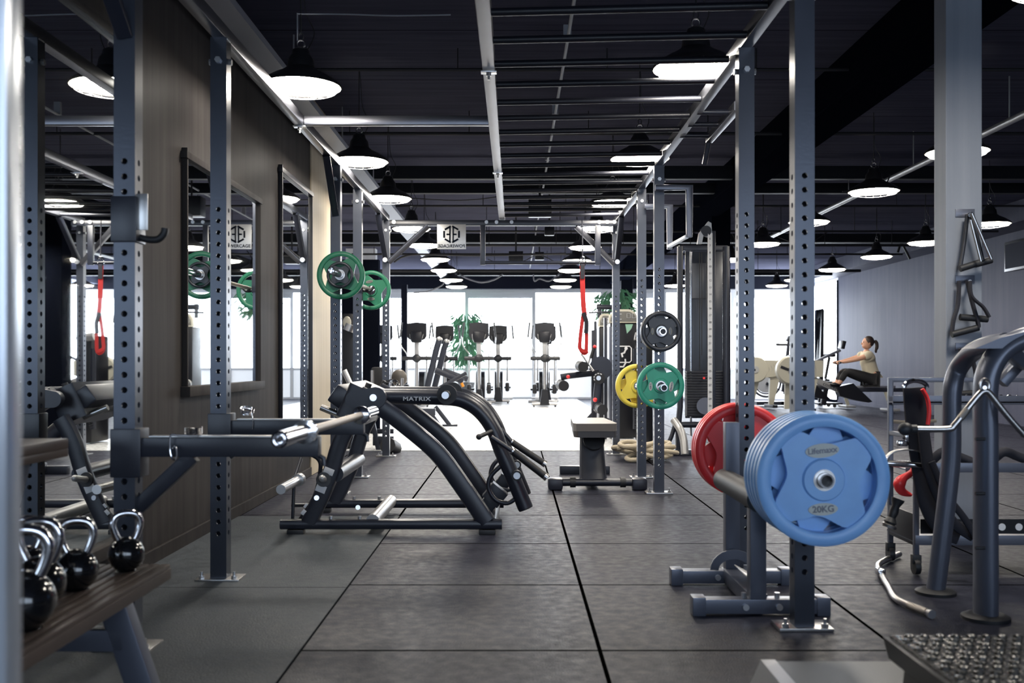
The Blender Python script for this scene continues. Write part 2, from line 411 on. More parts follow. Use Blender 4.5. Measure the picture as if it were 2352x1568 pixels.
# cross beams, conduits and tray below the ceiling
for i, (y, z, h, d) in enumerate([(11.0, 2.98, .14, .10), (12.0, 2.98, .12, .10), (16.2, 2.90, .14, .20), (22.2, 2.86, .10, .20)]):
    struct('trim_crossbeam_%d' % (i+1), MB().bx((XLL, y, z-h/2), (XR-.5, y+d, z+h/2), .006), duct)
for i, (y, z, r) in enumerate([(14.6, 2.80, .016), (16.0, 2.76, .02), (18.2, 2.85, .018), (9.0, 2.95, .015), (20.4, 2.75, .03), (7.2, 3.0, .012), (13.0, 2.92, .014)]):
    mb = MB().tube([(-2.9, y, z), (XR-.5, y, z)], r, 8)
    for k in range(9):
        x = -2.5+k*1.05; mb.cyl((x, y, z), (x, y, ZC), .005, seg=6)
    ob('ceiling_conduit', mb, wirem, label=['thin dark conduit right behind the white beam frame of the rig', 'dark pipe under the thick beam above the hanging pull-up bar', 'slim conduit above the dark bulkhead wires', 'dark conduit crossing above the monkey bars', 'thick black pipe just before the far dark bulkhead', 'nearest thin conduit crossing the black ceiling', 'faint conduit between the paired ceiling beams and pull-up frame'][i], cat='pipe', group='conduits across the ceiling')
tr = MB(); tr.bx((-1.58, 2.5, 2.72), (-1.40, 23.5, 2.725)); tr.bx((-1.58, 2.5, 2.725), (-1.575, 23.5, 2.76)); tr.bx((-1.405, 2.5, 2.725), (-1.40, 23.5, 2.76))
t = root('cable_tray', 'galvanised metal cable tray running along the left lamp row', 'cable tray', (-1.49, 2.5, 2.72)); ob('tray', tr, trackm, t)
mb = MB()
for k in range(11): mb.cyl((-1.49, 3+k*1.95, 2.725), (-1.49, 3+k*1.95, ZC), .006, seg=6)
ob('hanger', mb, zinc, t)
mb = MB().tube([(3.82, 5.5, 2.80), (3.82, 23.0, 2.80)], .028, 12)
for k in range(9): mb.cyl((3.82, 6+k*1.9, 2.8), (3.82, 6+k*1.9, ZC), .006, seg=6)
ob('silver_conduit', mb, silverp, label='silver pipe running diagonally above the right lamps behind the grey column', cat='pipe')
mb = MB().tube([(.33, 3.6, 2.95), (.33, 22, 2.95)], .011, 8)
for k in range(9): mb.box((.33, 4.5+k*1.9, 3.0), (.05, .03, .1))
ob('silver_conduit', mb, wireg, label='thin steel conduit running lengthwise above the monkey bars', cat='pipe')
def loose_wire(pts, m, label, r=.006):
    ob('ceiling_cable', MB().tube(cr(pts, 8), r, 6), m, label=label, cat='cable', group='loose cables under the ceiling')
loose_wire([P(683, 95, 5.6), P(683, 60, 5.6), P(683, 30, 5.6)], wireg, 'cable rising from the nearest left pendant lamp to the side wire', .004)
loose_wire([P(683, 32, 5.6), P(800, 33, 5.6), P(900, 36, 5.6), P(1035, 34, 5.6)], wireg, 'thin wire with a pale plug crossing the black ceiling beside the nearest left lamp', .004)
loose_wire([P(1055, 630, 21.5), P(1075, 640, 21.5), P(1105, 648, 21.5), P(1135, 642, 21.5), P(1155, 630, 21.5)], wireg, 'pale cable sagging in front of the dark bulkhead near the last left lamps', .02)
loose_wire([P(1225, 630, 21.5), P(1228, 645, 21.5), P(1240, 640, 21.5), P(1262, 645, 21.5), P(1285, 628, 21.5)], wireg, 'pale looped cable on the dark bulkhead near the last right lamps', .018)
loose_wire([P(950, 672, 20), P(985, 668, 20), P(1015, 655, 20), P(1022, 640, 20)], wireg, 'pale cable hanging below the bulkhead at its left end', .015)
loose_wire([P(1120, 595, 17), P(1150, 604, 17), P(1200, 600, 17), P(1240, 586, 17), P(1300, 610, 17), P(1330, 575, 17)], wirem, 'thin dark cable looping behind the hanging pull-up bar', .008)
loose_wire([P(905, 602, 14), P(925, 590, 14), P(960, 584, 14), P(1060, 586, 14), P(1150, 586, 14), P(1300, 582, 14)], wirem, 'black cable curving out beside the left rear rig post', .014)
loose_wire([P(940, 455, 12), P(1040, 460, 12), P(1105, 457, 12), P(1150, 450, 12)], wirem, 'dark cable with a white clip crossing behind the centre rail', .006)
loose_wire([P(1730, 560, 16), P(1745, 520, 16), P(1790, 545, 16), P(1850, 560, 16), P(1905, 530, 16)], wirem, 'thin dark cable slung between right hand pendant lamps', .008)
loose_wire([P(1935, 440, 9.5), P(1980, 432, 9.5), P(2030, 425, 9.5), P(2045, 400, 9.5)], wirem, 'thin cable looping beside the large lamp near the grey column', .006)
loose_wire([P(2090, 595, 17), P(2080, 575, 17), P(2070, 560, 17), P(2062, 580, 17)], wirem, 'black cable loop hanging against the blue wall top', .02)
for (x, y, d, sz, lb) in [(1185, 592, 15.6, .22, 'black box speaker hanging under the ceiling over the pull-up bar'), (1262, 531, 13.5, .13, 'small black ceiling spotlight above the pull-up bar'), (1240, 475, 11.6, .26, 'black junction box seen through the monkey bars'), (1239, 588, 18, .16, 'small black camera hanging from the far ceiling')]:
    c = P(x, y, d); t = root('ceiling_box', lb, 'ceiling device', c)
    ob('housing', MB().box(c, (sz, sz*.8, sz*.85), .01), plast, t); ob('stem', MB().cyl(c+V(0, 0, sz*.4), V(c.x, c.y, ZC), .012, seg=8), wirem, t)
# wall screen at the right edge
t = root('wall_screen', 'dark blue wall mounted screen at the right picture edge', 'screen', (XR-.06, 14.9, 1.95))
ob('frame', MB().bx((XR-.08, 14.5, 2.28), (XR, 15.3, 2.72), .01), plast, t); ob('display', MB().bx((XR-.085, 14.54, 2.32), (XR-.08, 15.26, 2.68)), screen_m, t)

# wall mirrors
def wall_mirror(y0, y1, z0, z1, label, fr=.035, fm=blk2):
    t = root('wall_mirror', label, 'mirror', (XL, (y0+y1)/2, z0), 'mirrors on the left wall')
    g = MB().bx((XL, y0, z0), (XL+.012, y1, z1)); ob('glass', g, mirror, t)
    f = MB()
    f.bx((XL, y0-fr*.5, z0-fr), (XL+.03, y0, z1+fr*1.6), .003).bx((XL, y1, z0-fr), (XL+.03, y1+fr*.3, z1+fr), .003)
    f.bx((XL, y0-fr, z1), (XL+.035, y1+fr, z1+fr), .003).bx((XL, y0-fr, z0-fr*1.5), (XL+.05, y1+fr, z0), .003)
    ob('frame', f, fm, t)
wall_mirror(1.4, 4.36, .20, 2.30, 'tall near wall mirror reaching almost to the floor beside the kettlebells', fm=wall_l)
wall_mirror(5.24, 6.73, .82, 1.985, 'framed rectangular mirror in the middle of the dark wood wall', fm=wall_l)
wall_mirror(7.38, 8.46, .36, 2.31, 'tall narrow mirror next to the beige slatted panel')

# ------------------------------------------------------------------ pendant lamps
RIM = 2.45
lp = root('pendant_lamp', 'x', 'lamp', (0, 0, RIM), 'black industrial pendant lamps')
pr = [(.222, 0), (.219, .012), (.19, .035), (.15, .06), (.10, .085), (.075, .105), (.068, .15), (.05, .175), (.045, .20), (.02, .215)]
inn = [(r-.004, z-.003) for r, z in pr[::-1]]
ob('shade', MB().lathe(pr+inn, (0, 0, RIM), seg=40, close=False), shade_m, lp)
ob('shade_lining', MB().lathe([(.217, .003), (.187, .028), (.147, .052), (.097, .075)], (0, 0, RIM), seg=32, close=False), shade_in, lp)
ob('diffuser', MB().lathe([(.20, .006), (.17, -.006), (.10, -.016), (.001, -.02)], (0, 0, RIM), seg=28, close=False), glow, lp)
g = MB()
for k in range(20):
    a = 2*PI*k/20; g.tube([(.218*math.cos(a), .218*math.sin(a), RIM+.002), (.19*math.cos(a), .19*math.sin(a), RIM-.022), (.12*math.cos(a), .12*math.sin(a), RIM-.034)], .0018, 5)
for r_, z_ in ((.195, -.020), (.12, -.034)): g.tube([(r_*math.cos(2*PI*j/36), r_*math.sin(2*PI*j/36), RIM+z_) for j in range(36)], .0018, 5, closed=True)
ob('wire_guard', g, steel, lp)
hk = MB().tube([(.022*math.cos(a), 0, RIM+.235+.022*math.sin(a)) for a in [2*PI*j/16 for j in range(16)]], .005, 6, closed=True)
hk.tube([(.012*math.cos(a), 0, RIM+.275+.022*math.sin(a)) for a in [2*PI*j/16 for j in range(16)]], .004, 6, closed=True)
ob('hook', hk, blk2, lp)
ob('cord', MB().cyl((0, 0, RIM+.29), (0, 0, ZC), .004, seg=6).tube(cr([(.03, 0, RIM+.19), (.07, .02, RIM+.3), (.02, .03, RIM+.42), (.01, .01, RIM+.6), (0, 0, ZC)], 5), .003, 5), wirem, lp)
ordw = ['nearest', 'second', 'third', 'fourth', 'fifth', 'sixth', 'seventh', 'eighth', 'farthest']
lamps = []
for nm, X, ds, ow in [('left row over the aisle beside the cable tray', -1.17, [5.6, 7.7, 9.45, 11.6, 13.25, 15.1, 16.9, 18.9, 20.6], ordw),
                  ('row above the monkey bars', .93, [5.25, 7.6, 9.7, 11.6, 13.5, 15.3, 16.9, 18.9, 20.6], ordw),
                  ('row just left of the grey column', 3.18, [7.35, 9.06, 11.05, 13.1, 15.1, 20.3], ordw[:5]+['farthest']),
                  ('rightmost row nearest the blue wall', 5.2, [11.2, 12.95, 14.7, 16.75, 18.9, 20.3], ordw[:5]+['farthest'])]:
    for i, d in enumerate(ds): lamps.append((X, d, '%s lit pendant lamp in the %s' % (ow[i], nm)))
lamps.append((2.17, 4.05, 'pendant lamp cut off at the top right picture corner'))
for i, (X, d, lb) in enumerate(lamps):
    if i == 0: lp.location = (X, d, RIM); lp['label'] = lb
    else: dup(lp, None, (X, d, RIM), 0, lb)

# ------------------------------------------------------------------ the training rig
ZR = 2.35; UW = .07
LX = -1.28; CX = -.125; RX = 1.035
R = root('training_rig', 'black steel training rig with perforated posts, monkey bars and pull-up bars over the aisle', 'gym rig', (-.12, 6.8, 0))
def holed_face(mb, o, u, n, width, z0, z1, hz0, hz1, pitch, r):
    # flat perforated wall: o centre line, u across, n outward
    def vt(a, z): return mb.bm.verts.new(o+u*a+Vector((0, 0, z)))
    w2 = width/2; c = pitch/2; f = mb.bm.faces.new
    f((vt(-w2, z0), vt(w2, z0), vt(w2, hz0), vt(-w2, hz0))); nh = round((hz1-hz0)/pitch); z = hz0
    f((vt(-w2, hz0), vt(-c, hz0), vt(-c, hz0+nh*pitch), vt(-w2, hz0+nh*pitch)))
    f((vt(c, hz0), vt(w2, hz0), vt(w2, hz0+nh*pitch), vt(c, hz0+nh*pitch)))
    for k in range(nh):
        zc = hz0+(k+.5)*pitch; inn_ = []; out_ = []; dep = []
        for j in range(16):
            a = 2*PI*j/16; ca, sa = math.cos(a), math.sin(a); q = max(abs(ca), abs(sa))
            out_.append(vt(c*ca/q, zc+c*sa/q)); inn_.append(vt(r*ca, zc+r*sa)); dep.append(mb.bm.verts.new(o+u*r*ca+Vector((0, 0, zc+r*sa))-n*.005))
        for j in range(16):
            k2 = (j+1) % 16; f((out_[j], out_[k2], inn_[k2], inn_[j])); f((inn_[j], inn_[k2], dep[k2], dep[j]))
    f((vt(-w2, hz0+nh*pitch), vt(w2, hz0+nh*pitch), vt(w2, z1), vt(-w2, z1)))
def make_upright():
    mb = MB(); h = UW/2
    for n, u in ((V(0, -1, 0), V(1, 0, 0)), (V(0, 1, 0), V(-1, 0, 0)), (V(1, 0, 0), V(0, 1, 0)), (V(-1, 0, 0), V(0, -1, 0))):
        holed_face(mb, n*h, u, n, UW, .012, ZR, .18, 1.63, .05, .0105)
        holed_face(mb, n*(h-.005), u, n, UW-.01, .012, ZR, .18, 1.63, .05, .0105)
    mb.bx((-h, -h, ZR-.001), (h, h, ZR))
    bmesh.ops.remove_doubles(mb.bm, verts=mb.bm.verts[:], dist=1e-5)
    return mb
ups = [(LX, 3.39, 'front left'), (LX, 4.455, ''), (LX, 7.34, ''), (LX, 8.36, ''), (LX, 10.2, ''), (RX-.01, 3.65, ''), (RX, 4.60, ''), (RX, 7.35, ''), (RX, 8.35, ''), (RX-.005, 10.4, '')]
u0 = ob('upright', make_upright(), rig, R, smooth=False)
bp_ = MB().box((0, 0, .006), (.19, .13, .012), .002)
bl_ = MB()
bl_.cyl((0, -.04, .012), (0, -.04, .024), .013, seg=6).cyl((0, -.04, .024), (0, -.04, .042), .006, seg=8)
off = ORG[R.name]
pl0 = ob('floor_plate', bp_, steel, R); bo0 = ob('anchor_bolt', bl_, zinc, R)
tb = MB()
tb.cyl((0, 0, ZR-.10), (.014, 0, ZR-.10), .014, seg=6)
tb0 = ob('top_bolt', tb, zinc, R)
for b in (u0, pl0, bo0, tb0): b.data.transform(Matrix.Translation(off))
for i, (x, y, _) in enumerate(ups):
    for b, dx, dy, rz in ((u0, 0, 0, 0), (pl0, 0, 0, 0), (bo0, -.07, 0, 0), (bo0, .07, 0, 0), (tb0, UW/2, 0, 0), (tb0, -UW/2, 0, PI), (tb0, 0, -UW/2, -PI/2)):
        first = i == 0 and not b.get('_u'); c = b if first else b.copy()
        if first: b['_u'] = 1
        else: COL.objects.link(c); c.parent = R; ORG[c.name] = off
        c.location = V(x+dx, y+dy, 0)-off; c.rotation_euler = (0, 0, rz)
for o_ in R.children:
    if '_u' in o_: del o_['_u']
RH = .06
def beam(a, b, w, h, m=rail, name='rail'):
    a = Vector(a); b = Vector(b)
    return ob(name, MB().rect([a, b], h, w, (b-a).cross(V(0, 0, 1)) if abs((b-a).normalized().z) < .9 else V(0, 1, 0), .004), m, R)
beam((LX, 1.2, ZR+.03), (LX, 10.24, ZR+.03), .055, RH, name='side_rail')
beam((RX, 1.2, ZR+.03), (RX, 10.44, ZR+.03), .055, RH, name='side_rail')
beam((CX, 1.2, ZR+.035), (CX, 10.24, ZR+.035), .06, RH, name='centre_rail')
beam((LX+.03, 6.1, ZR+.03), (CX-.03, 6.1, ZR+.03), .05, .055, name='crossbar')
beam((LX, 2.5, ZR+.03), (CX-.03, 2.5, ZR+.03), .05, .055, name='crossbar')
beam((LX, 10.2, ZR-.025), (RX, 10.2, ZR-.025), .055, .055, blk, name='rear_beam')
k = 0; y = 2.32
while y < 10.2:
    ob('monkey_bar', MB().cyl((CX+.03, y+.02, ZR+.015), (RX-.03, y-.06, ZR+.015), .0165, seg=14), blk2, R); y += .3625
# joint plates and bolts on rails
jb = MB()
for (x, y) in ((CX, 4.95), (CX, 7.6), (RX, 4.6), (RX, 7.35), (LX, 4.455), (LX, 6.1)):
    jb.box((x, y, ZR-.004), (.075, .05, .006), .001).cyl((x, y, ZR-.006), (x, y, ZR-.022), .014, seg=6).cyl((x, y, ZR-.02), (x, y, ZR-.04), .007, seg=8)
ob('joint_bolt', jb, zinc, R)
jb = MB()
for x in (-1.2, -.28, -.18, -.03, .84, .92, .55+.44): jb.cyl((x, 10.17, ZR-.02), (x, 10.155, ZR-.02), .018, seg=14)
ob('beam_bolt', jb, zinc, R)
def brace(a, b, m=blk): ob('brace', MB().rect([a, b], .05, .04, (V(*b)-V(*a)).cross(V(1, .3, 0)), .004), m, R)
brace((LX+.03, 10.15, 1.93), (LX+.42, 10.15, ZR-.06), rail); brace((RX-.03, 10.35, 1.93), (RX-.42, 10.2, ZR-.06), rail)
brace((LX, 10.16, 1.95), (LX-.02, 9.7, ZR), blk); brace((RX, 10.36, 1.95), (RX, 9.9, ZR), blk)
brace((LX, 7.30, 2.0), (LX, 6.95, ZR), blk); brace((LX, 3.36, 2.02), (LX-.02, 3.0, ZR), blk)
bb = MB()
for x, y in ((LX, 10.12), (RX, 10.32)): bb.cyl((x, y, 1.95), (x, y-.02, 1.95), .024, seg=16)
ob('brace_bolt', bb, zinc, R)
# hanging pull-up frame under the rear beam
for px in (1109, 1373): ob('hanger', MB().bx(P(px-6, 517, 10.12), P(px+6, 609, 10.16), .003), blk, R)
ob('pull_up_bar', MB().cyl(P(1112, 603, 10.14), P(1372, 603, 10.14), .017), blk, R)
# outer pull-up arms on the right side
for d, pts in ((7.22, [(1505, 431), (1583, 431), (1583, 545)]), (8.25, [(1480, 474), (1538, 474), (1538, 572)])):
    ob('outer_arm', MB().rect([P(a, b, d) for a, b in pts], .04, .05, (0, 1, 0), .004), grey, R)
ob('pull_up_bar', MB().cyl(P(1578, 543, 7.22), P(1536, 566, 8.25), .016), silverp, R)
beam((RX+.2, 5.65, ZR+.01), (RX+.2, 6.5, ZR+.01), .045, .05, name='outer_rail')
for y in (5.8, 6.1, 6.4): ob('outer_rung', MB().cyl((RX, y, ZR+.01), (RX+.2, y, ZR+.01), .015), blk, R)
ob('outer_hanger', MB().rect([(RX+.2, 6.5, ZR), (RX+.18, 6.55, ZR-.14)], .03, .03, (1, 0, 0)), blk, R)
# brand plate cut in sheet metal, read from behind
pa, pb = P(1004, 515, 10.14), P(1070, 572, 10.14)
t = ob('name_plate', MB().bx(pa, pb+V(0, .006, 0), .001), silverp, R)
cx_, cz_ = (pa.x+pb.x)/2, P(0, 538, 10.14).z
ob('lettering', text_mb('POWERCAGE', .044, (cx_, 10.137, P(0, 565, 10.14).z), (-1, 0, 0), (0, 0, 1), .0008, bold=.0006), dark_w, t)
lg = MB(); hexa = lambda r_, a0: [V(cx_+r_*math.cos(a0+PI/3*j), 10.135, cz_+r_*math.sin(a0+PI/3*j)) for j in range(6)]
h0 = hexa(.085, PI/2)
for j in (0, 1, 2, 3, 4, 5): lg.rect([h0[j].lerp(h0[(j+1) % 6], .10), h0[j].lerp(h0[(j+1) % 6], .90)], .017, .003, (0, 1, 0), .001)
for xx in (-.016, .016): lg.bx((cx_+xx-.006, 10.133, cz_-.07), (cx_+xx+.006, 10.137, cz_+.07))
lg.bx((cx_-.05, 10.133, cz_-.007), (cx_-.016, 10.137, cz_+.007)).bx((cx_+.016, 10.133, cz_-.007), (cx_+.05, 10.137, cz_+.007))
ob('logo', lg, dark_w, t)
# safety arms reaching into the aisle
def safety_arm(y, x0, x1, zc, sl=.17):
    ob('safety_arm', MB().bx((x0, y-.03, zc-.033), (x1, y+.03, zc+.03), .004), blk, R)
    ob('arm_pad', MB().bx((x0+.03, y-.022, zc+.03), (x1, y+.022, zc+.036), .002), steel, R)
    ob('arm_bracket', MB().bx((x0-.09, y-.042, zc-.1), (x0+.01, y+.042, zc+.06), .004), blk, R)
    ob('arm_lip', MB().tube([(x1-.005, y, zc-.03), (x1+.012, y, zc-.04), (x1+.014, y, zc-.065)], .008, 8), blk, R)
    ob('arm_strut', MB().rect([(x0-.01, y, zc-.03-sl), (x0+sl, y, zc-.03)], .05, .04, (0, 1, 0), .004), blk, R)
safety_arm(3.39, -1.235, -.645, .668); safety_arm(4.455, -1.235, -.655, .664, .09)
# J hooks
def jhook(x, y, z, s=1, label=None):
    mb = MB().bx((x-.042, y-.045, z-.02), (x+.042, y+.045, z+.13), .004)
    ob('hook_sleeve', mb, blk, R)
    ob('j_hook', MB().tube(cr([(x+s*.035, y, z), (x+s*.07, y, z-.008), (x+s*.10, y, z-.006), (x+s*.118, y, z+.012), (x+s*.122, y, z+.03)], 5), .012, 10), rub, R)
jhook(LX, 3.39, 1.36)
ob('hook_plate', MB().bx((LX+.036, 3.36, 1.38), (LX+.075, 3.364, 1.50), .002), steel, R)

# ------------------------------------------------------------------ weight plates
def plate_disc(Rr, t, windows=4, rot=0.0, hole=.026):
    mb = MB(); NA = 96; tin = t*.5; win = math.radians(31)
    ri = Rr*.80; hub = Rr*.30
    def r2(a):
        for k in range(windows):
            c = rot+2*PI*k/windows; d = (a-c+PI) % (2*PI)-PI
            if abs(d) < win: return ri-Rr*.25*math.cos(PI/2*d/win)**.85, True
        return ri, False
    F_, B_ = [], []
    for j in range(NA):
        a = 2*PI*j/NA; rr, inw = r2(a); ca, sa = math.cos(a), math.sin(a)
        mk = lambda r_, y_: mb.bm.verts.new((r_*ca, y_, r_*sa))
        F_.append((mk(hole, -t/2), mk(hub, -t/2), mk(hub*1.08, -tin/2), mk(min(rr, ri)-.0001, -tin/2), inw, mk(hole, t/2), mk(hub, t/2), mk(hub*1.08, tin/2), mk(min(rr, ri)-.0001, tin/2)))
    f = mb.bm.faces.new
    for j in range(NA):
        p, q = F_[j], F_[(j+1) % NA]
        for i0, i1 in ((0, 1), (1, 2), (2, 3), (5, 6), (6, 7), (7, 8)): f((p[i0], q[i0], q[i1], p[i1]))
        f((p[0], q[0], q[5], p[5]))
        if p[4] or q[4]: f((p[3], q[3], q[8], p[8]))
    # rim
    prof = [(ri-.0005, -tin/2), (ri, -t*.42), (ri+Rr*.03, -t*.52), (Rr*.90, -t*.56), (Rr*.96, -t*.5), (Rr, -t*.3), (Rr, t*.3), (Rr*.96, t*.5), (Rr*.90, t*.56), (ri+Rr*.03, t*.52), (ri, t*.42), (ri-.0005, tin/2), (ri-.0005, -tin/2)]
    mb.lathe(prof, (0, 0, 0), (0, 1, 0), seg=96, close=False)
    bmesh.ops.remove_doubles(mb.bm, verts=mb.bm.verts[:], dist=2e-4)
    return mb
def make_plate(Rr, t, m, label, group, rot=0.0, windows=4, texts=(), bm_=badge, loc=(0, 0, 0), hub=True):
    # texts: (angle of badge position, string, text rotation)
    r_ = root('weight_plate', label, 'weight plate', (0, 0, 0), group)
    ob('disc', plate_disc(Rr, t, windows, rot), m, r_)
    if hub: ob('hub_ring', MB().lathe([(.026, -t/2-.001), (.036, -t/2-.001), (.036, t/2+.001), (.026, t/2+.001), (.026, -t/2-.001)], (0, 0, 0), (0, 1, 0), close=False), steel, r_)
    for (ang, s, trot, wd) in texts:
        c = V(math.cos(ang)*Rr*.44, -t*.25-.001, math.sin(ang)*Rr*.44)
        x = V(math.cos(trot), 0, math.sin(trot)); z = V(-math.sin(trot), 0, math.cos(trot))
        pts = [c+x*wd*math.cos(2*PI*j/32)+z*wd*.42*math.sin(2*PI*j/32) for j in range(32)]
        b = ob('badge', MB().prism(pts, (0, -.003, 0)), bm_, r_)
        ob('lettering', text_mb(s, wd*.62 if len(s) < 6 else wd*.48, c+V(0, -.0045, 0), x, z, .0005, bold=.0006), grey, b)
    r_.location = loc
    return r_
def plate_stack(n, Rr, t, m, base, labels, group, texts=(), rots=(0,), toward=-1, bm_=badge, windows=4):
    # plates hang on a peg that starts at base (x, y, z) and runs towards y*toward
    x, y, z = base
    for k in range(n):
        c = (x, y+toward*t*1.08*(k+.5), z)
        front = (k == n-1) if toward < 0 else (k == 0)
        make_plate(Rr, t, m, labels[k], group, rots[k % len(rots)], windows, texts if front else (), bm_, c)
def peg(x, y0, y1, z, closed_end=True):
    mb = MB().lathe([(.019, 0), (.0245, 0), (.0245, abs(y1-y0)), (.019, abs(y1-y0)), (.019, 0)], (x, y0, z), (0, 1 if y1 > y0 else -1, 0), close=False)
    o = ob('weight_peg', mb, chrome, R)
    ob('peg_hollow_shade', MB().cyl((x, y0, z), (x, y0+(y1-y0)*.9, z), .0188), plast, o); return o  # black filler stands in for the shade inside the open tube
zb = .556
plate_stack(5, .221, .040, blue, (RX-.01, 3.60, zb), ['large blue rubber plate at the back of the blue stack, touching the post', 'blue rubber plate second from the post in the blue stack', 'middle blue rubber plate of the five on the right peg', 'blue rubber plate just behind the front blue one', 'front blue 20KG plate with pale oval badges facing the camera'], 'blue weight plates on the right front post',
            [(PI/2+.05, 'Lifemaxx', .1, .056), (-PI/2-.02, '20KG', .06, .049)], [PI/2-.12, PI/4, PI/2-.12, PI/4-.16, PI/2-.12])
peg(RX-.01, 3.615, 3.355, zb)
peg(RX, 4.63, 4.88, .545)
plate_stack(3, .213, .040, red, (RX, 4.645, .545), ['front red rubber plate behind the second right post', 'middle red rubber plate of the stack of three', 'red rubber plate at the far end of the stack of three'], 'red weight plates on the second right post', [], [PI/2+.15, PI/4+.2, PI/2+.1], toward=1)
peg(RX, 7.31, 7.08, .765)
plate_stack(2, .166, .032, grn, (RX, 7.30, .775), ['back green plate against the thin right post, mostly hidden', 'green 10KG grip plate facing the camera below the black plate'], 'green weight plates on the right post', [(PI+.05, '10KG', PI/2, .03), (-.08, 'Lifemaxx', PI/2-.15, .036)], [PI/4+.05, PI/2-.15])
peg(RX, 7.31, 7.13, 1.156)
plate_stack(3, .143, .030, blkp, (RX, 7.30, 1.160), ['rearmost small black plate on the upper peg', 'middle small black plate on the upper peg', 'front small black grip plate above the green plate'], 'small black plates on the upper right peg', [(PI, '5KG', PI/2, .024), (0, 'Lifemaxx', PI/2, .028)], [PI/2, PI/4+.05, PI/2-.1], bm_=badged)
peg(RX, 8.39, 8.60, .745)
plate_stack(2, .182, .036, yel, (RX-.02, 8.40, .745), ['front yellow grip plate with a grey oval badge half behind the green plate', 'rear yellow plate behind the front yellow one'], 'yellow weight plates on the rear right post', [(0, '15KG', PI/2, .04)], [PI/2-.2, PI/4-.1], toward=1)

# barbells
def barbell(p0, p1, sleeve, label, rs=.025, rb=.0145):
    p0 = Vector(p0); p1 = Vector(p1); t = (p1-p0).normalized()
    r_ = root('barbell', label, 'barbell', p0, None)
    ob('shaft', MB().cyl(p0+t*sleeve, p1-t*sleeve, rb), knurl, r_)
    for a, s in ((p0, t), (p1, -t)):
        ob('sleeve', MB().lathe([(.008, .004), (.012, 0), (.016, .004), (.020, 0), (rs, .004), (rs, sleeve-.03), (.038, sleeve-.028), (.038, sleeve), (.02, sleeve+.01)], a, s, seg=28), chrome, r_)
    return r_
barbell((-.668, 2.90, .727), (-.645, 4.68, .72), .36, 'silver barbell without plates resting across the two safety arms')
b2 = barbell((-1.205, 6.72, 1.545), (-1.205, 8.98, 1.545), .40, 'loaded barbell with green plates racked at head height on the left posts')
for y in (7.34, 8.36): jhook(LX, y, 1.53)
make_plate(.166, .034, grn2, 'green grip plate on the near end of the racked barbell', 'green plates on the racked barbell', PI/2+.1, 4, [], loc=(-1.205, 7.10, 1.545))
make_plate(.092, .024, blkp, 'small black plate in front of the near green plate on the barbell', 'small plates on the racked barbell', PI/2, 4, [], loc=(-1.205, 7.062, 1.545))
make_plate(.166, .034, grn2, 'green grip plate on the far end of the racked barbell', 'green plates on the racked barbell', PI/2-.3, 4, [(PI/2+.2, '10KG', .2, .03), (-PI/2, '10KG', 0, .03)], bm_=badged, loc=(-1.205, 8.60, 1.545))
# spring collars
def spring(c, ax, label, tail):
    ax = Vector(ax).normalized(); u = ax.orthogonal().normalized(); v = ax.cross(u); c = Vector(c); pts = []
    for j in range(60):
        a = 2*PI*j/15; pts.append(c+ax*(j/60*.022-.011)+(u*math.cos(a)+v*math.sin(a))*.027)
    pts += [Vector(p) for p in tail]
    ob('spring_collar', MB().tube(pts, .0028, 6), chrome, label=label, cat='spring collar')
spring((-1.065, 3.39, .718), (0, 0, 1), 'chrome spring collar lying flat on the near safety arm', [])
spring((-1.165, 4.455, .735), (.2, -.5, 1), 'chrome spring collar tipped on the far safety arm with its handle hanging down', [(-1.135, 4.42, .725), (-1.13, 4.42, .68), (-1.133, 4.42, .655)])
t_ = [P(392, 1000, 3.34), P(390, 1030, 3.34), P(394, 1050, 3.34), P(402, 1056, 3.34), P(406, 1045, 3.34), P(405, 1030, 3.34), P(400, 1024, 3.34), P(397, 1030, 3.34)]
ob('spring_clip', MB().tube(cr([P(455, 1001, 3.36), P(410, 999, 3.35)]+t_, 5), .003, 7), chrome, label='bent chrome wire clip hooked over the near safety arm', cat='clip')

# ------------------------------------------------------------------ plate loaded machine with MATRIX on its arm
M1 = root('leg_press_machine', 'black plate-loaded lever machine with curved arms in the middle of the aisle', 'gym machine', (-.68, 6.02, 0))
dn, df = 5.62, 6.44
Yref = (0, 1, 0)
def Q(px, py, d=dn): return P(px, py, d)
def shift(pts, d0, d1, dx=0, dz=0): return [Vector((p.x+dx, p.y+d1-d0, p.z+dz)) for p in pts]
railn = [Q(645, 1216), Q(1153, 1216)]
for i, d in enumerate((dn, df)):
    ps = [V(railn[0].x, d, .055), V(railn[1].x, d, .055)]
    ob('base_rail', MB().rect(ps, .055, .06, Yref, .02), blk, M1)
    f = MB()
    for x in (-1.2, -.15): f.box((x, d, .014), (.09, .07, .028), .005)
    ob('rubber_foot', f, rub, M1)
    leg = [Q(710, 1200), Q(755, 1100), Q(782, 1015), Q(812, 960)]
    leg = shift(cr(leg, 5), dn, d)
    ob('rear_leg', MB().rect(leg, .088, .07, Yref, .02), blk, M1)
    st = [Q(1118, 1198), Q(1065, 1120), Q(1005, 1040), Q(930, 975), Q(868, 930), Q(825, 905)]
    ob('curved_strut', MB().rect(shift(cr(st, 6), dn, d), .098, .065, Yref, .022), blk, M1)
for k, (py, d) in enumerate(((0, 0),)):
    bs = MB()
    for px in (760, 826):
        for d in (dn, df): bs.cyl((Q(px, 0).x+(.0), d, .083), (Q(px, 0).x, d, .10), .011, seg=8)
    ob('rail_bolt', bs, zinc, M1)
bs = MB()
for px in (822, 880): bs.cyl(P(px, 1165, df-.05), P(px, 1165, df-.02), .015, seg=14)
ob('rail_bolt', bs, zinc, M1)
ob('cross_tube', MB().cyl((-.78, dn, .07), (-.78, df, .07), .038), silverp, M1)
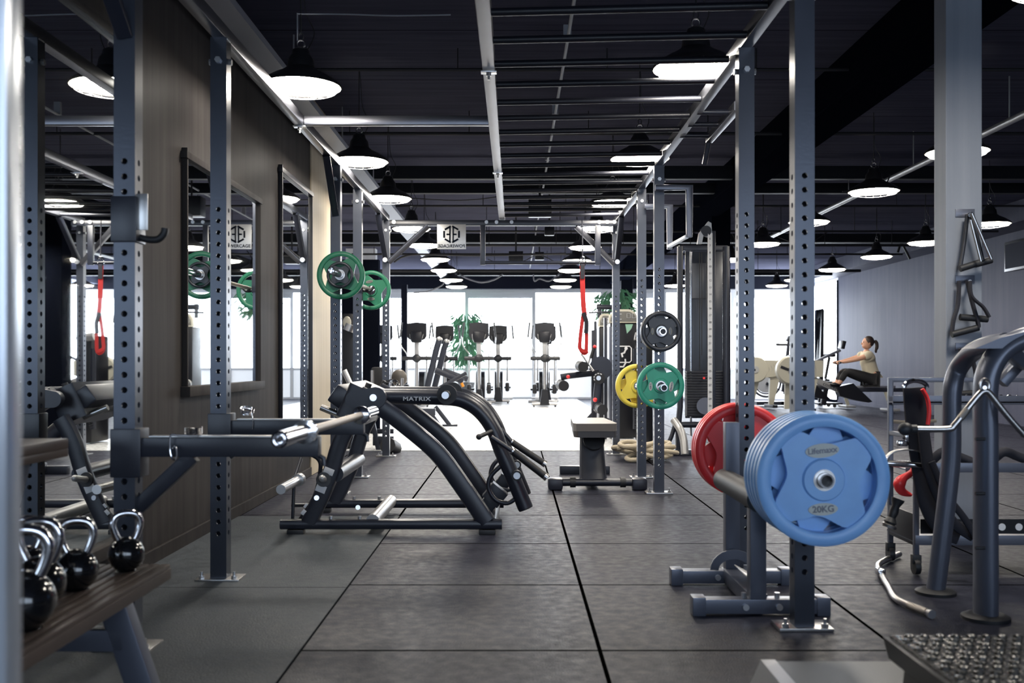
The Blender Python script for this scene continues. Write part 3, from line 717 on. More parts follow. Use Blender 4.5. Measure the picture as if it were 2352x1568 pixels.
ob('rear_cross_tube', MB().cyl((Q(770, 0).x, dn, .33), (Q(770, 0).x, df, .33), .045), blk, M1)
# centre upper frame and pivot
c0 = Q(808, 935)
ob('pivot_post', MB().rect([V(c0.x-.03, 6.0, .62), V(c0.x+.05, 6.0, .80)], .16, .62, Yref, .02), blk, M1)
for d in (dn-.075, df-.10):
    pts = []
    for (x, y, r) in ((812, 917, .045), (862, 913, .058)):
        c = P(x, y, d); pts.append((c, r))
    (a, ra), (b, rb) = pts; outl = []
    for j in range(9): an = PI/2+PI*j/8; outl.append(a+V(math.cos(an), 0, math.sin(an))*ra)
    for j in range(9): an = -PI/2+PI*j/8; outl.append(b+V(math.cos(an), 0, math.sin(an))*rb)
    ob('pivot_plate', MB().prism(outl, (0, .05, 0)), blk, M1)
    ob('pivot_bolt', MB().cyl(P(857, 913, d-.001), P(857, 913, d-.016), .019), zinc, M1)
ob('pivot_end_block', MB().box(P(800, 908, 6.0), (.10, .6, .11), .012, Matrix.Rotation(math.radians(35), 3, 'Y')), blk, M1)
ob('stop_pin', MB().cyl(P(842, 895, 5.8), P(848, 880, 5.8), .018), rub, M1)
ob('side_bar', MB().cyl(P(737, 935, 5.75), P(792, 958, 5.75), .018), steel, M1)
# lever arms: straight, then bending down to the foot end
armp = [(868, 910), (960, 911), (1040, 914), (1078, 926), (1110, 952), (1135, 990), (1152, 1035), (1180, 1100), (1207, 1166)]
for i, d in enumerate((5.72, 6.30)):
    s_ = [P(x, y, 5.72) for x, y in armp]
    s_ = shift(s_, 5.72, d, dz=.0)
    pts = [s_[0]]+cr(s_[1:], 6)
    ob('lever_arm', MB().tube(pts, .043, 22), blk, M1)
    e = pts[-1]; t__ = (pts[-1]-pts[-2]).normalized()
    ob('end_cap', MB().cyl(e, e+t__*.006, .041), amber if i > 5 else rub, M1)
    # foot loop on the underside
    o_ = s_[7]
    lp_ = [P(1152, 1068, 5.72), P(1128, 1092, 5.72), P(1122, 1120, 5.72), P(1138, 1147, 5.72), P(1165, 1155, 5.72), P(1186, 1143, 5.72)]
    ob('foot_loop', MB().tube(cr(shift(lp_, 5.72, d), 6), .013, 12), blk, M1)
    ob('peg_disc', MB().cyl(P(1028, 905, 5.72)+V(0, d-5.72-.05, 0), P(1028, 905, 5.72)+V(0, d-5.72-.065, 0), .055, seg=32), rub, M1)
    h0_ = P(1028, 905, 5.72)+V(0, d-5.72-.065, 0)
    ob('plate_horn', MB().cyl(h0_, h0_+V(0, -.12, .0), .024), rub, M1)
    ob('horn_cap', MB().cyl(h0_+V(0, -.12, 0), h0_+V(0, -.126, 0), .020), zinc, M1)
    g0 = P(1150, 1000, 5.72)+V(0, d-5.72, 0)
    q0 = P(1187, 1088, 5.72)+V(0, d-5.72-.04, 0)
    ob('end_bushing', MB().cyl(q0, q0+V(0, -.05, 0), .028).cyl(q0+V(0, -.05, 0), q0+V(0, -.052, 0), .02), rub, M1)
    ob('bushing_cap', MB().cyl(q0+V(0, -.052, 0), q0+V(0, -.058, 0), .019), zinc, M1)
for (a, b, c, d) in (((1128, 1003), (1178, 1036), (1250, 1092), 5.60), ((1150, 985), (1176, 1015), (1247, 1062), 6.2)):
    ob('handle_stem', MB().cyl(P(*a, d), P(*b, d), .013), blk, M1)
    ob('handle_grip', MB().cyl(P(*b, d), P(*c, d), .020), rub, M1)
    tt = (P(*c, d)-P(*b, d)).normalized(); e = P(*c, d)
    ob('handle_tip', MB().cyl(e, e+tt*.02, .021).cyl(P(*b, d)-tt*.006, P(*b, d)+tt*.002, .022), steel, M1)
ob('side_stop', MB().cyl(P(1128, 990, 5.66), P(1100, 1003, 5.55), .012).ball(P(1100, 1003, 5.55), .016), rub, M1)
ob('arm_cap', MB().cyl(P(1149, 1023, 5.68), P(1149, 1023, 5.66), .014), rub, M1)
ob('support_block', MB().rect([P(1100, 1185, 5.9), P(1150, 1120, 5.9)], .085, .085, Yref, .008).rect([P(1125, 1150, 5.9), P(1150, 1120, 5.9)], .11, .11, Yref, .008), blk, M1)
ob('support_block', MB().rect([P(1130, 1140, 6.4), P(1165, 1095, 6.4)], .085, .085, Yref, .008), blk, M1)
ob('front_cross_tube', MB().cyl((-.12, dn, .06), (-.12, df, .06), .03), blk, M1)
ob('lettering', text_mb('MATRIX', .030, P(957, 916, 5.672)+V(0, 0, .0), (1, 0, -.008), (0, 0, 1), .0012, sx=1.35, spacing=1.08, bold=.0006), silverp, M1)
# stickers and plate horn on the near rear leg
dl = dn-.037
def sticker(px, py, w_, h_, ang, d=dl, m=white):
    c = P(px, py, d); rt = Matrix.Rotation(ang+.18, 3, 'Y')
    ob('sticker', MB().box(c, (w_, .002, h_), .0008, rt), m, M1)
sticker(755, 1082, .056, .036, .2); sticker(737, 1122, .056, .040, .2)
sticker(702, 1161, .014, .026, .5); sticker(697, 1176, .02, .03, .5)
ob('leg_bolt', MB().cyl(P(727, 1143, dl+.005), P(727, 1143, dl-.004), .014), zinc, M1)
ob('horn_disc', MB().cyl(P(743, 1101, dl), P(743, 1101, dl-.012), .040), rub, M1)
ob('plate_horn', MB().cyl(P(743, 1101, dl-.01), P(740, 1098, dl-.12), .018).ball(P(740, 1098, dl-.12), .018), silverp, M1)
st_ = MB().rect([P(672, 1200, 5.75), P(676, 1100, 5.75), P(692, 1052, 5.9)], .016, .03, Yref)
ob('storage_bracket', st_.rect([P(672, 1160, 5.75), P(720, 1160, 5.9)], .02, .02, Yref), blk, M1)
ob('storage_horn', MB().cyl(P(645, 1124, 5.3), P(683, 1103, 5.75), .025).cyl(P(683, 1103, 5.75), P(688, 1100, 5.80), .036), steel, M1)
ob('bracket_hoop', MB().tube(cr([P(655, 1040, 5.9), P(700, 1040, 5.9), P(732, 1055, 5.9), P(735, 1085, 5.9), P(722, 1140, 5.9), P(688, 1195, 5.9)], 5), .012, 8), blk, M1)

# ------------------------------------------------------------------ seat with pedestal (mid aisle)
B1 = root('pedestal_bench', 'low black bench with a tan-topped seat pad on a thick pedestal and round base bar', 'bench', (.62, 7.6, 0))
pa = [P(1320, 970, 7.35), P(1403, 970, 7.75), P(1413, 1000, 7.35), P(1335, 1000, 7.0)]
zt_ = .505
ob('seat_pad', MB().prism([(.42, 7.35, zt_-.055), (.44, 8.05, zt_-.055), (.70, 8.05, zt_-.055), (.735, 7.35, zt_-.055), (.72, 7.28, zt_-.055), (.44, 7.28, zt_-.055)], (0, 0, .055)), tan, B1)
ob('seat_shell', MB().prism([(.425, 7.34, zt_-.10), (.45, 8.03, zt_-.10), (.69, 8.03, zt_-.10), (.73, 7.34, zt_-.10), (.71, 7.285, zt_-.10), (.45, 7.285, zt_-.10)], (0, 0, .046)), vinyl, B1)
ob('pedestal', MB().sweep([(.585, 7.62, .06), (.58, 7.66, .22), (.575, 7.68, .405)], rrect(.20, .16, .04), (0, 1, 0), scale=[1.0, .92, .86]), blk, B1)
ob('adjuster_collar', MB().lathe([(.075, 0), (.08, .008), (.08, .03), (.07, .036)], (.585, 7.56, .36), (0, -.9, .45)), rub, B1)
ob('base_bar', MB().cyl((.28, 7.56, .055), (.96, 7.56, .055), .028), blk, B1)
for x in (.30, .92): ob('end_foot', MB().box((x, 7.56, .045), (.11, .12, .085), .018), blk, B1)
for x in (.43, .80): ob('bar_ring', MB().cyl((x-.02, 7.56, .055), (x+.02, 7.56, .055), .038), rub, B1)
ob('spine', MB().bx((.55, 7.6, .03), (.63, 8.6, .10), .01), blk, B1)
ob('rear_bar', MB().bx((.38, 8.58, .0), (.80, 8.66, .07), .01), blk, B1)

# ------------------------------------------------------------------ low stand under the blue plates
ST = root('floor_stand', 'blue-grey steel stand with two floor bars and short posts in front of the red plates', 'stand', (.92, 4.1, 0))
for d in (3.84, 4.36):
    ob('floor_bar', MB().bx((.70, d-.03, .008), (1.14, d+.03, .062), .003), grey, ST)
    for x in (.668, 1.172): ob('end_cap', MB().box((x+(.02 if x < .9 else -.02), d, .035), (.05, .068, .07), .004), grey, ST)
    bs = MB()
    for x in (.86, .985): bs.cyl((x, d-.03, .035), (x, d-.042, .035), .012, seg=14).cyl((x, d, .062), (x, d, .082), .010, seg=8)
    ob('bar_bolt', bs, zinc, ST)
ob('post', MB().bx((.878, 3.81, .062), (.938, 3.87, .55), .003), grey, ST)
ob('post', MB().bx((.894, 4.33, .062), (.954, 4.39, .69), .003), grey, ST)
ob('spine', MB().bx((.885, 3.86, .012), (.955, 4.34, .07), .003), grey, ST)
ob('padded_roller', MB().cyl((.902, 4.40, .44), (.902, 3.76, .44), .048, seg=28), rub, ST)
ar = [V(.925+.10*math.cos(a), 4.32, .07+.085*math.sin(a)) for a in [PI*j/12 for j in range(13)]]
ar2 = [V(.925+.065*math.cos(a), 4.32, .07+.045*math.sin(a)) for a in [PI*j/12 for j in range(12, -1, -1)]]
ob('gusset', MB().prism(ar+ar2, (0, -.008, 0)), grey, ST)
ob('tread_plate', MB().box((.93, 4.08, .10), (.07, .22, .004), .001, Matrix.Rotation(.5, 3, 'Y')), steel, ST)

# ------------------------------------------------------------------ kettlebell shelf, lower left
K = root('kettlebell_shelf', 'two-tier shelf with slatted dark wood boards on a blue-grey steel frame by the near mirror', 'shelf', (-1.25, 2.3, 0))
zsft = .33
mb = MB()
for k in range(12):
    x0 = -1.05-.0325*(k+1)+.003; mb.bx((x0, 1.5, zsft-.012), (x0+.0265, 3.13, zsft), .003)
mb.bx((-1.44, 1.5, zsft-.045), (-1.05, 3.13, zsft-.012), .003)
ob('lower_board', mb, wood_sh, K)
ob('upper_board', MB().bx((-1.62, 1.5, .685), (-1.36, 3.12, .715), .004).bx((-1.62, 1.5, .66), (-1.36, 3.12, .685), .004), wood_sh, K)
ob('front_leg', MB().rect([(-1.13, 2.88, zsft-.045), (-1.04, 2.88, .02)], .075, .06, Yref, .004), grey, K)
ob('rear_leg', MB().rect([(-1.40, 2.88, .68), (-1.56, 2.88, .02)], .06, .06, Yref, .004), grey, K)
ob('front_leg', MB().rect([(-1.13, 1.6, zsft-.045), (-1.04, 1.6, .02)], .075, .06, Yref, .004), grey, K)
ob('cross_member', MB().bx((-1.40, 2.85, .14), (-1.09, 2.91, .20), .004), grey, K)
ob('cross_cap', MB().cyl((-1.385, 2.85, .17), (-1.385, 2.84, .17), .012), rub, K)
def kettlebell(x, y, r, label, rz=0, z=zsft):
    t = root('kettlebell', label, 'kettlebell', (0, 0, 0), 'kettlebells on the lower shelf board')
    prof = [(r*.55, 0)]+[(r*math.cos(a), r*.93+r*math.sin(a)) for a in [math.radians(q) for q in range(-65, 76, 7)]]+[(r*.2, r*1.93)]
    ob('body', MB().lathe(prof, (0, 0, 0), seg=36), kbm, t)
    hp = [(-r*.42, 0, r*1.72), (-r*.62, 0, r*2.15), (-r*.74, 0, r*2.7), (-r*.52, 0, r*3.15), (0, 0, r*3.28), (r*.52, 0, r*3.15), (r*.74, 0, r*2.7), (r*.62, 0, r*2.15), (r*.42, 0, r*1.72)]
    ob('handle', MB().tube(cr(hp, 6), r*.20, 14), chrome, t)
    t.location = (x, y, z); t.rotation_euler = (0, 0, rz)
kbm = mat('gloss_black_enamel', (.008, .008, .009), .12, spec=.7, coat=.5)
kettlebell(-1.150, 3.03, .052, 'small black kettlebell standing alone at the shelf end', .5)
kettlebell(-1.19, 2.78, .057, 'black kettlebell behind the biggest one in the cluster', .3)
kettlebell(-1.20, 2.58, .066, 'black kettlebell with the large chrome handle in the cluster', .15)
kettlebell(-1.135, 2.37, .07, 'kettlebell nearest the camera at the lower left edge', .2)
kettlebell(-1.36, 2.85, .055, 'kettlebell at the back of the lower board by the mirror', .6)
# near out-of-focus post
t = root('near_post', 'pale metal post right beside the camera, blurred at the left picture edge', 'post', (-.60, 1.17, 0))
ob('post', MB().bx((-.64, 1.13, .009), (-.562, 1.17, 2.6), .005), postpale, t); ob('foot_plate', MB().bx((-.68, 1.09, 0), (-.50, 1.25, .01), .002), postpale, t)

# ------------------------------------------------------------------ foreground right: step and platform
t = root('step_platform', 'black fitness step with a studded rubber top in the lower right corner', 'step', (1.4, 2.2, 0))
ob('body', MB().prism([(.95, 1.3, .195), (1.98, 1.3, .195), (1.98, 1.3, .25), (.936, 1.3, .25)], (0, 1.30, 0)).prism([(.965, 1.31, 0), (1.96, 1.31, 0), (1.95, 1.31, .195), (.985, 1.31, .195)], (0, 1.27, 0)), plast, t)
m, nt, b = nodes_mat('studded_rubber'); g = N(nt, 'NewGeometry'); vo = N(nt, 'TexVoronoi'); vo.inputs['Scale'].default_value = 38; vo.inputs['Randomness'].default_value = .15
nt.links.new(g.outputs['Position'], vo.inputs['Vector']); b.inputs['Base Color'].default_value = (.03, .028, .024, 1); b.inputs['Roughness'].default_value = .22
bp = N(nt, 'Bump'); bp.inputs['Strength'].default_value = 1; bp.inputs['Distance'].default_value = .006; bp.invert = True
nt.links.new(vo.outputs['Distance'], bp.inputs['Height']); nt.links.new(bp.outputs['Normal'], b.inputs['Normal'])
mb = MB().bx((.95, 1.31, .25), (1.97, 2.59, .256))
for i in range(26):
    for j in range(34):
        x, y = .975+i*.039+(.0195 if j % 2 else 0), 1.34+j*.0375
        if x < 1.96: mb.lathe([(.012, 0), (.011, .004), (.006, .0055)], (x, y, .256), seg=6)
ob('studded_top', mb, m, t)
t = root('low_platform', 'low grey platform with silver sloping edge at the bottom picture edge', 'platform', (1.0, 2.3, 0))
ob('deck', MB().bx((.68, 1.3, .10), (.93, 2.83, .12)), mat('platform_grey', (.06, .068, .07), .45, bump=.3), t)
ob('deck_rear', MB().bx((.93, 2.62, .10), (1.45, 2.83, .12)), MATS['platform_grey'], t)
ob('edge_trim', MB().prism([(.68, 1.3, .121), (.72, 1.3, .121), (.72, 1.3, .125), (.68, 1.3, .125)], (0, 1.53, 0)), silverp, t)
ob('sloped_side', MB().prism([(.68, 1.3, .122), (.625, 1.3, 0), (.68, 1.3, 0)], (0, 1.53, 0)), silverp, t)
ob('skirt', MB().bx((.69, 1.31, 0), (.93, 2.81, .10)).bx((.95, 2.63, 0), (1.44, 2.81, .10)), plast, t)

# ------------------------------------------------------------------ right: big cable machine posts and attachments
G = root('cable_machine', 'tall grey machine with thick oval posts standing on round collars at the right edge', 'gym machine', (1.75, 3.95, 0))
ov = [(.040*math.cos(a), .058*math.sin(a)) for a in [2*PI*j/24 for j in range(24)]]
dm = 3.77
mp = [P(2264, 1426, dm), P(2264, 1000, dm), P(2263, 905, dm), P(2272, 850, dm), P(2300, 806, dm), P(2350, 778, dm), P(2420, 765, dm)]
mp[0].z = .01
ob('main_post', MB().sweep([mp[0]]+cr(mp[1:], 6), [(a, b) for a, b in ov], (0, 1, 0)), grey, G)
ob('floor_collar', MB().lathe([(.085, 0), (.085, .012), (.07, .02), (.055, .022)], (mp[0].x, dm, 0)), rub, G)
d2 = 4.18
rp = [P(2149, 1365, d2), P(2165, 1230, d2), P(2184, 1060, d2), P(2186, 960, d2), P(2188, 890, d2), P(2202, 845, d2), P(2235, 808, d2-.1), P(2275, 792, d2-.25), P(2310, 786, d2-.35)]
rp[0].z = .01
ob('rear_post', MB().tube(cr(rp, 6), .037, 20), grey, G)
ob('floor_collar', MB().lathe([(.08, 0), (.08, .012), (.065, .02), (.04, .022)], (rp[0].x, d2, 0)), rub, G)
ob('top_cover', MB().prism([P(2240, 800, 3.72), P(2300, 775, 3.72), P(2400, 750, 3.72), P(2400, 790, 3.72), P(2300, 800, 3.72)], (0, .12, 0)), grey, G)
ob('pulley_arm', MB().rect([P(2310, 800, 3.8), P(2345, 830, 3.9), P(2400, 850, 3.9)], .05, .05, Yref).rect([P(2300, 880, 4.0), P(2340, 835, 4.0)], .04, .05, Yref), grey, G)
for py in (1008, 1133, 1258):
    ob('post_pin', MB().cyl(P(2240, py, dm-.06), P(2262, py, dm-.06), .006), rub, G)
ob('hook', MB().cyl(P(2262, 890, dm-.05), P(2262, 890, dm-.12), .007), chrome, G)
# V bar hanging on the post
dv = 3.66
t = root('v_bar_handle', 'chrome V-shaped pulldown bar with black ball ends hung on the grey post', 'cable handle', P(2262, 905, dv))
vb = [P(2088, 985, dv), P(2175, 985, dv), P(2193, 975, dv), P(2225, 935, dv), P(2250, 905, dv), P(2262, 898, dv), P(2274, 905, dv), P(2310, 950, dv), P(2345, 990, dv), P(2362, 1000, dv), P(2440, 1000, dv)]
ob('bar', MB().tube(cr(vb, 5), .0115, 14), steel, t)
ob('ball_end', MB().ball(P(2080, 985, dv), .024, (1.1, 1, 1)).cyl(P(2085, 985, dv), P(2105, 985, dv), .016), rub, t)
ob('knurled_grip', MB().cyl(P(2206, 960, dv), P(2222, 940, dv), .0128), knurl, t)
ob('eyelet', MB().tube([P(2262, 885, dv)+V(.016*math.cos(a), 0, .022*math.sin(a)) for a in [2*PI*j/20 for j in range(20)]], .006, 8, closed=True), steel, t)
# accessory cart
C1 = root('accessory_cart', 'blue-grey wheeled accessory rack with narrow shelves behind the machine posts', 'rack', (2.1, 4.75, 0))
for x, y, zt1 in ((1.785, 4.55, .62), (1.785, 4.86, .86), (2.50, 4.55, .62), (2.50, 4.86, .86)):
    ob('corner_post', MB().bx((x-.011, y-.011, .09), (x+.011, y+.011, zt1), .002), grey, C1)
    ob('caster', MB().lathe([(.01, -.014), (.034, -.012), (.036, 0), (.034, .012), (.01, .014)], (x, y, .037), (1, 0, 0)).bx((x-.02, y-.015, .05), (x+.02, y+.015, .09), .004), rub, C1)
for z, ya, yb in ((.76, 4.80, 4.88), (.46, 4.64, 4.88), (.15, 4.53, 4.88)):
    ob('shelf_tray', MB().bx((1.775, ya, z-.006), (2.51, yb, z)).bx((1.775, ya, z-.015), (2.51, ya+.006, z+.028), .001), grey, C1)
ob('top_rail', MB().bx((1.775, 4.85, .85), (2.51, 4.875, .872), .002).bx((1.775, 4.55, .60), (1.795, 4.87, .62), .002), grey, C1)
ob('side_plate', MB().bx((1.775, 4.55, .13), (1.781, 4.86, .27), .001), plast, C1)
pf = MB().bx((1.80, 4.535, .185), (2.50, 4.54, .25))
ob('perforated_panel', pf, plast, C1)
ph = MB()
for k in range(9): ph.lathe([(.016, 0), (.016, .002)], (1.86+k*.075, 4.535, .215), (0, -1, 0), seg=14)
ob('panel_holes', ph, white, C1)
# small items on the cart
for i, (x, z, lb) in enumerate([(2.02, .46, 'black chrome-clipped ankle strap lying on the middle cart shelf'), (2.30, .46, 'black rope handle lying at the right of the middle cart shelf')]):
    ob('ankle_strap', MB().tube(cr([(x-.09, 4.75, z+.02), (x-.04, 4.73, z+.07), (x+.03, 4.75, z+.05), (x+.10, 4.74, z+.022)], 6), .022, 10, scale=None), blkstrap, label=lb, cat='strap')
ob('carabiner_row', MB().tube(cr([(2.08+.02*k, 4.84, .775+(.012 if k % 2 else 0)) for k in range(16)], 3), .006, 6), chrome, label='chrome chain lying on the top cart shelf', cat='chain')
ob('resistance_band', MB().tube(cr([P(2045, 967, 4.9), P(2070, 969, 4.9), P(2110, 970, 4.9), P(2150, 966, 4.9)], 5), .008, 8), rope_m, label='cream tube lying behind the black straps on the cart', cat='band')
# hanging black straps
dsr = 4.45
t = root('strap_bundle', 'bundle of wide black webbing straps hanging from the cart beside the grey post', 'strap', P(2110, 900, dsr))
def ribbon(pts, wv, th, n=8):
    pts = cr(pts, n); return MB().sweep(pts, rrect(th, wv, th*.4, 2), (.5, 1, 0))
ob('strap', MB().sweep(cr([P(2100, 890, dsr), P(2105, 960, dsr), P(2118, 1060, dsr), P(2135, 1150, dsr), P(2165, 1205, dsr), P(2205, 1225, dsr)], 8), rrect(.10, .02, .008), (0, 1, 0)), blkstrap, t)
ob('strap', MB().sweep(cr([P(2120, 990, dsr-.05), P(2130, 1070, dsr-.05), P(2155, 1140, dsr-.05), P(2190, 1200, dsr-.05), P(2235, 1232, dsr-.05)], 8), rrect(.045, .02, .008), (0, 1, 0)), blkstrap, t)
ob('strap', MB().sweep(cr([P(2140, 1060, dsr-.08), P(2170, 1130, dsr-.08), P(2215, 1190, dsr-.08), P(2245, 1240, dsr-.08)], 8), rrect(.03, .015, .006), (0, 1, 0)), blkstrap, t)
ob('shackle', MB().tube([P(2103, 890, dsr-.03)+V(.05*math.cos(a), 0, .03*math.sin(a)) for a in [PI*j/12 for j in range(13)]], .010, 8), chrome, t)
ob('red_tube', MB().tube(cr([P(2118, 893, dsr-.05), P(2130, 915, dsr-.05), P(2134, 945, dsr-.05), P(2131, 975, dsr-.05)], 6), .009, 10), red, t, label='red rubber tube')
# D handle
dd = 4.45
t = root('d_handle', 'chrome D-shaped cable handle hanging in front of the black straps', 'cable handle', P(2082, 1065, dd))
ob('grip_bar', MB().cyl(P(2032, 1063, dd), P(2130, 1069, dd), .0145), chrome, t)
ob('knurled_grip', MB().cyl(P(2060, 1064, dd), P(2095, 1067, dd), .0128), knurl, t)
ob('bow', MB().sweep(cr([P(2034, 1065, dd), P(2036, 1050, dd), P(2052, 1037, dd), P(2082, 1032, dd), P(2112, 1038, dd), P(2127, 1052, dd), P(2128, 1068, dd)], 6), rrect(.006, .035, .002), (0, 1, 0)), steel, t)
ob('hanging_strap', MB().sweep([P(2083, 990, dd+.05), P(2080, 1010, dd)], rrect(.03, .008, .002), (0, 1, 0)).bx((1.77, dd-.01, .605), (1.80, 4.56, .617)), blkstrap, t)
ob('clasp', MB().box(P(2072, 1018, dd), (.045, .03, .03), .01).box(P(2083, 1005, dd), (.02, .02, .04), .006), chrome, t)
t = root('red_hook', 'red plastic hook hanging below the chrome D handle', 'hook', P(2085, 1110, dd+.1))
ob('hook', MB().tube(cr([P(2100, 1055, dd+.1), P(2096, 1082, dd+.1), P(2075, 1098, dd+.1), P(2066, 1112, dd+.1), P(2072, 1128, dd+.1), P(2094, 1137, dd+.1)], 6), .024, 14, scale=[.5, .5, .5, .5, .5, .5, .55, .6, .62, .64, .66, .7, .8, .9, 1.0, 1.05, 1.1, 1.1, 1.1, 1.05, 1.0, .95, .9, .85, .8, .75, .65, .55, .45, .35, .22][:31]), red, t)
t = root('hand_grip', 'small black hand grip with a metal end hanging low on the cart post', 'cable handle', P(2050, 1180, 4.4))
ob('grip', MB().lathe([(.02, 0), (.028, .01), (.016, .03), (.02, .055), (.016, .08), (.026, .105), (.028, .115)], P(2043, 1203, 4.4), (.35, 0, 1)), rub, t)
ob('metal_end', MB().lathe([(.03, -.012), (.032, 0), (.02, .008)], P(2043, 1205, 4.4), (.35, 0, 1)), steel, t)
# bent bar on the floor
t = root('curl_bar', 'bent chrome curl bar lying on the rubber floor in front of the cart', 'cable bar', (1.6, 4.1, 0))
def FP(px, py, z=.018):
    d = dfloor(py, z); return V((px-VX)/F*d, d, z)
fb = [FP(2066, 1272), FP(2030, 1288), FP(2017, 1300), FP(2028, 1325), FP(2042, 1348), FP(2056, 1372), FP(2085, 1388), FP(2138, 1409)]
ob('bar', MB().tube(cr(fb, 5), .0135, 12), steel, t)
ob('knurled_grip', MB().cyl(FP(2088, 1390), FP(2130, 1406), .0148), knurl, t)
ob('end_cap', MB().cyl(FP(2136, 1409), FP(2141, 1411), .0165), zinc, t)
ob('swivel', MB().box(FP(2022, 1312, .03), (.035, .05, .03), .008), chrome, t)

# handles hung on the column
def tri_handle(z, m, label, pts1, pts2, grips, plate=True):
    dcol = 5.24
    t = root('stirrup_handle', label, 'cable handle', P(2225, z, dcol), 'handles hung on the grey column')
    ob('wall_plate', MB().bx(P(2194, z-8, 5.30), P(2239, z+10, 5.294), .001), grey, t)
    ob('peg', MB().cyl(P(2225, z+4, 5.30), P(2228, z+6, 5.18), .009), chrome, t)
    for i, pp in enumerate((pts1, pts2)):
        ob('strap', MB().sweep(cr([P(x, y, dcol-.03*i) for x, y in pp], 6), rrect(.014, .03, .004), (0, 1, 0)), m, t)
    for g in grips:
        ob('grip', MB().cyl(P(g[0], g[1], dcol-.02), P(g[2], g[3], dcol-.02), .017), rub, t)
tri_handle(488, blk2, 'chrome and black stirrup handles hung highest on the grey column', [(2222, 492), (2215, 550), (2205, 615)], [(2228, 488), (2243, 540), (2256, 598)], [(2205, 617, 2252, 602), (2240, 607, 2277, 597)])
ob('chrome_side', MB().cyl(P(2232, 490, 5.15), P(2277, 595, 5.15), .008).cyl(P(2229, 505, 5.15), P(2253, 600, 5.15), .007), steel, bpy.data.objects['stirrup_handle'])
tri_handle(640, blkstrap, 'black webbing stirrup handles hung in the middle of the grey column', [(2203, 645), (2200, 700), (2190, 735), (2186, 768)], [(2222, 645), (2232, 690), (2246, 740), (2247, 752)], [(2186, 768, 2247, 752), (2205, 728, 2268, 733)])
ob('strap', MB().sweep(cr([P(2228, 645, 5.15), P(2232, 680, 5.15), P(2258, 705, 5.15), P(2272, 728, 5.15)], 6), rrect(.012, .028, .004), (0, 1, 0)), blkstrap, bpy.data.objects['stirrup_handle.001'])
tri_handle(795, blkstrap, 'black loops hung lowest on the grey column behind the curved post', [(2205, 800), (2212, 840), (2205, 905)], [(2225, 800), (2240, 850), (2245, 900)], [(2205, 905, 2246, 902)])

# ------------------------------------------------------------------ cable tower behind the green plates
T = root('lat_tower', 'dark cable tower with a tall weight stack and chrome guide rods behind the black plates', 'gym machine', P(1615, 1040, 10.3))
dt = 10.3
def TB(name, x0, y0, x1, y1, m, dy=.06, d=dt, bev=.006): return ob(name, MB().bx(P(x0, y0, d), P(x1, y1, d)+V(0, dy, 0), bev), m, T)
for x in (1562, 1668): ob('frame_post', MB().rect([P(x, 566, dt), P(x, 935, dt), P(x+(-4 if x < 1600 else 8), 975, dt), P(x+(-4 if x < 1600 else 8), 1040, dt)], .055, .07, Yref, .02), blk, T)
TB('top_bar', 1560, 563, 1672, 575, blk)
TB('shroud', 1574, 577, 1660, 960, mat('smoked_panel', (.045, .052, .07), .25), .02, dt+.25)
TB('shroud_label', 1589, 604, 1622, 685, mat('smoky_label', (.14, .15, .17), .3), .004, dt+.24)
for x in (1587, 1640): ob('guide_rod', MB().cyl(P(x, 575, dt+.08), P(x, 1000, dt+.08), .011), chrome, T)
ws = MB()
for k in range(17): ws.bx(P(1578, 852+k*6.1, dt+.02), P(1655, 857+k*6.1, dt+.16), .003)
ob('weight_stack', ws, blk2, T)
ob('stack_pin', MB().cyl(P(1617, 868, dt), P(1617, 868, dt-.04), .012), red, T, label='red stack pin')
ob('cable', MB().cyl(P(1607, 580, dt+.08), P(1607, 850, dt+.08), .004, seg=6).cyl(P(1612, 580, dt+.06), P(1612, 815, dt+.06), .004, seg=6), wirem, T)
ob('lower_bar', MB().cyl(P(1555, 975, dt), P(1668, 975, dt), .03), blk, T)
ob('foot_tube', MB().tube(cr([P(1548, 965, dt-.2), P(1562, 985, dt-.3), P(1570, 1010, dt-.35), P(1573, 1044, dt-.4)], 6), .037, 14), silverp, T)
ob('foot_tube', MB().tube([P(1555, 960, dt), P(1543, 1000, dt), P(1528, 1035, dt)], .022, 12), blk, T)
ob('round_cover', MB().cyl(P(1620, 932, dt-.15), P(1620, 932, dt-.1), .085), grey, T)
ob('base_bar', MB().bx(V(P(1530, 0, dt).x, dt-.05, 0), V(P(1720, 0, dt).x, dt+.05, .06), .01), blk, T)
# numbered column
T2 = root('pulley_column', 'slim cable column with a white number scale and a curved pulley head', 'gym machine', P(1633, 1060, 9.7))
d3 = 9.7
ob('column', MB().bx(V(P(1636, 0, d3).x, d3, 0), P(1644, 530, d3)+V(0, .08, 0), .004), blk, T2)
ob('number_strip', MB().bx(P(1626, 535, d3-.01), P(1636, 962, d3), .001), white, T2)
nm = MB()
for k in range(26):
    b3 = text_mb(str(k+6), .028, P(1631, 548+k*16, d3-.012), (1, 0, 0), (0, 0, 1), .0004)
    me_ = bpy.data.meshes.new('x'); b3.bm.to_mesh(me_); nm.bm.from_mesh(me_); b3.bm.free(); bpy.data.meshes.remove(me_)
ob('numbers', nm, plast, T2)
ob('pulley_head', MB().prism([P(1602, 560, d3), P(1606, 535, d3), P(1618, 520, d3), P(1627, 508, d3), P(1634, 512, d3), P(1636, 540, d3), P(1628, 545, d3), P(1616, 540, d3), P(1612, 560, d3)], (0, .05, 0)), silverp, T2)
ob('pulley_wheel', MB().cyl(P(1622, 530, d3-.01), P(1622, 530, d3+.06), .05), blk2, T2)
ob('column_foot', MB().bx(V(P(1625, 0, d3).x, d3-.15, 0), V(P(1655, 0, d3).x, d3+.25, .05), .01), blk, T2)

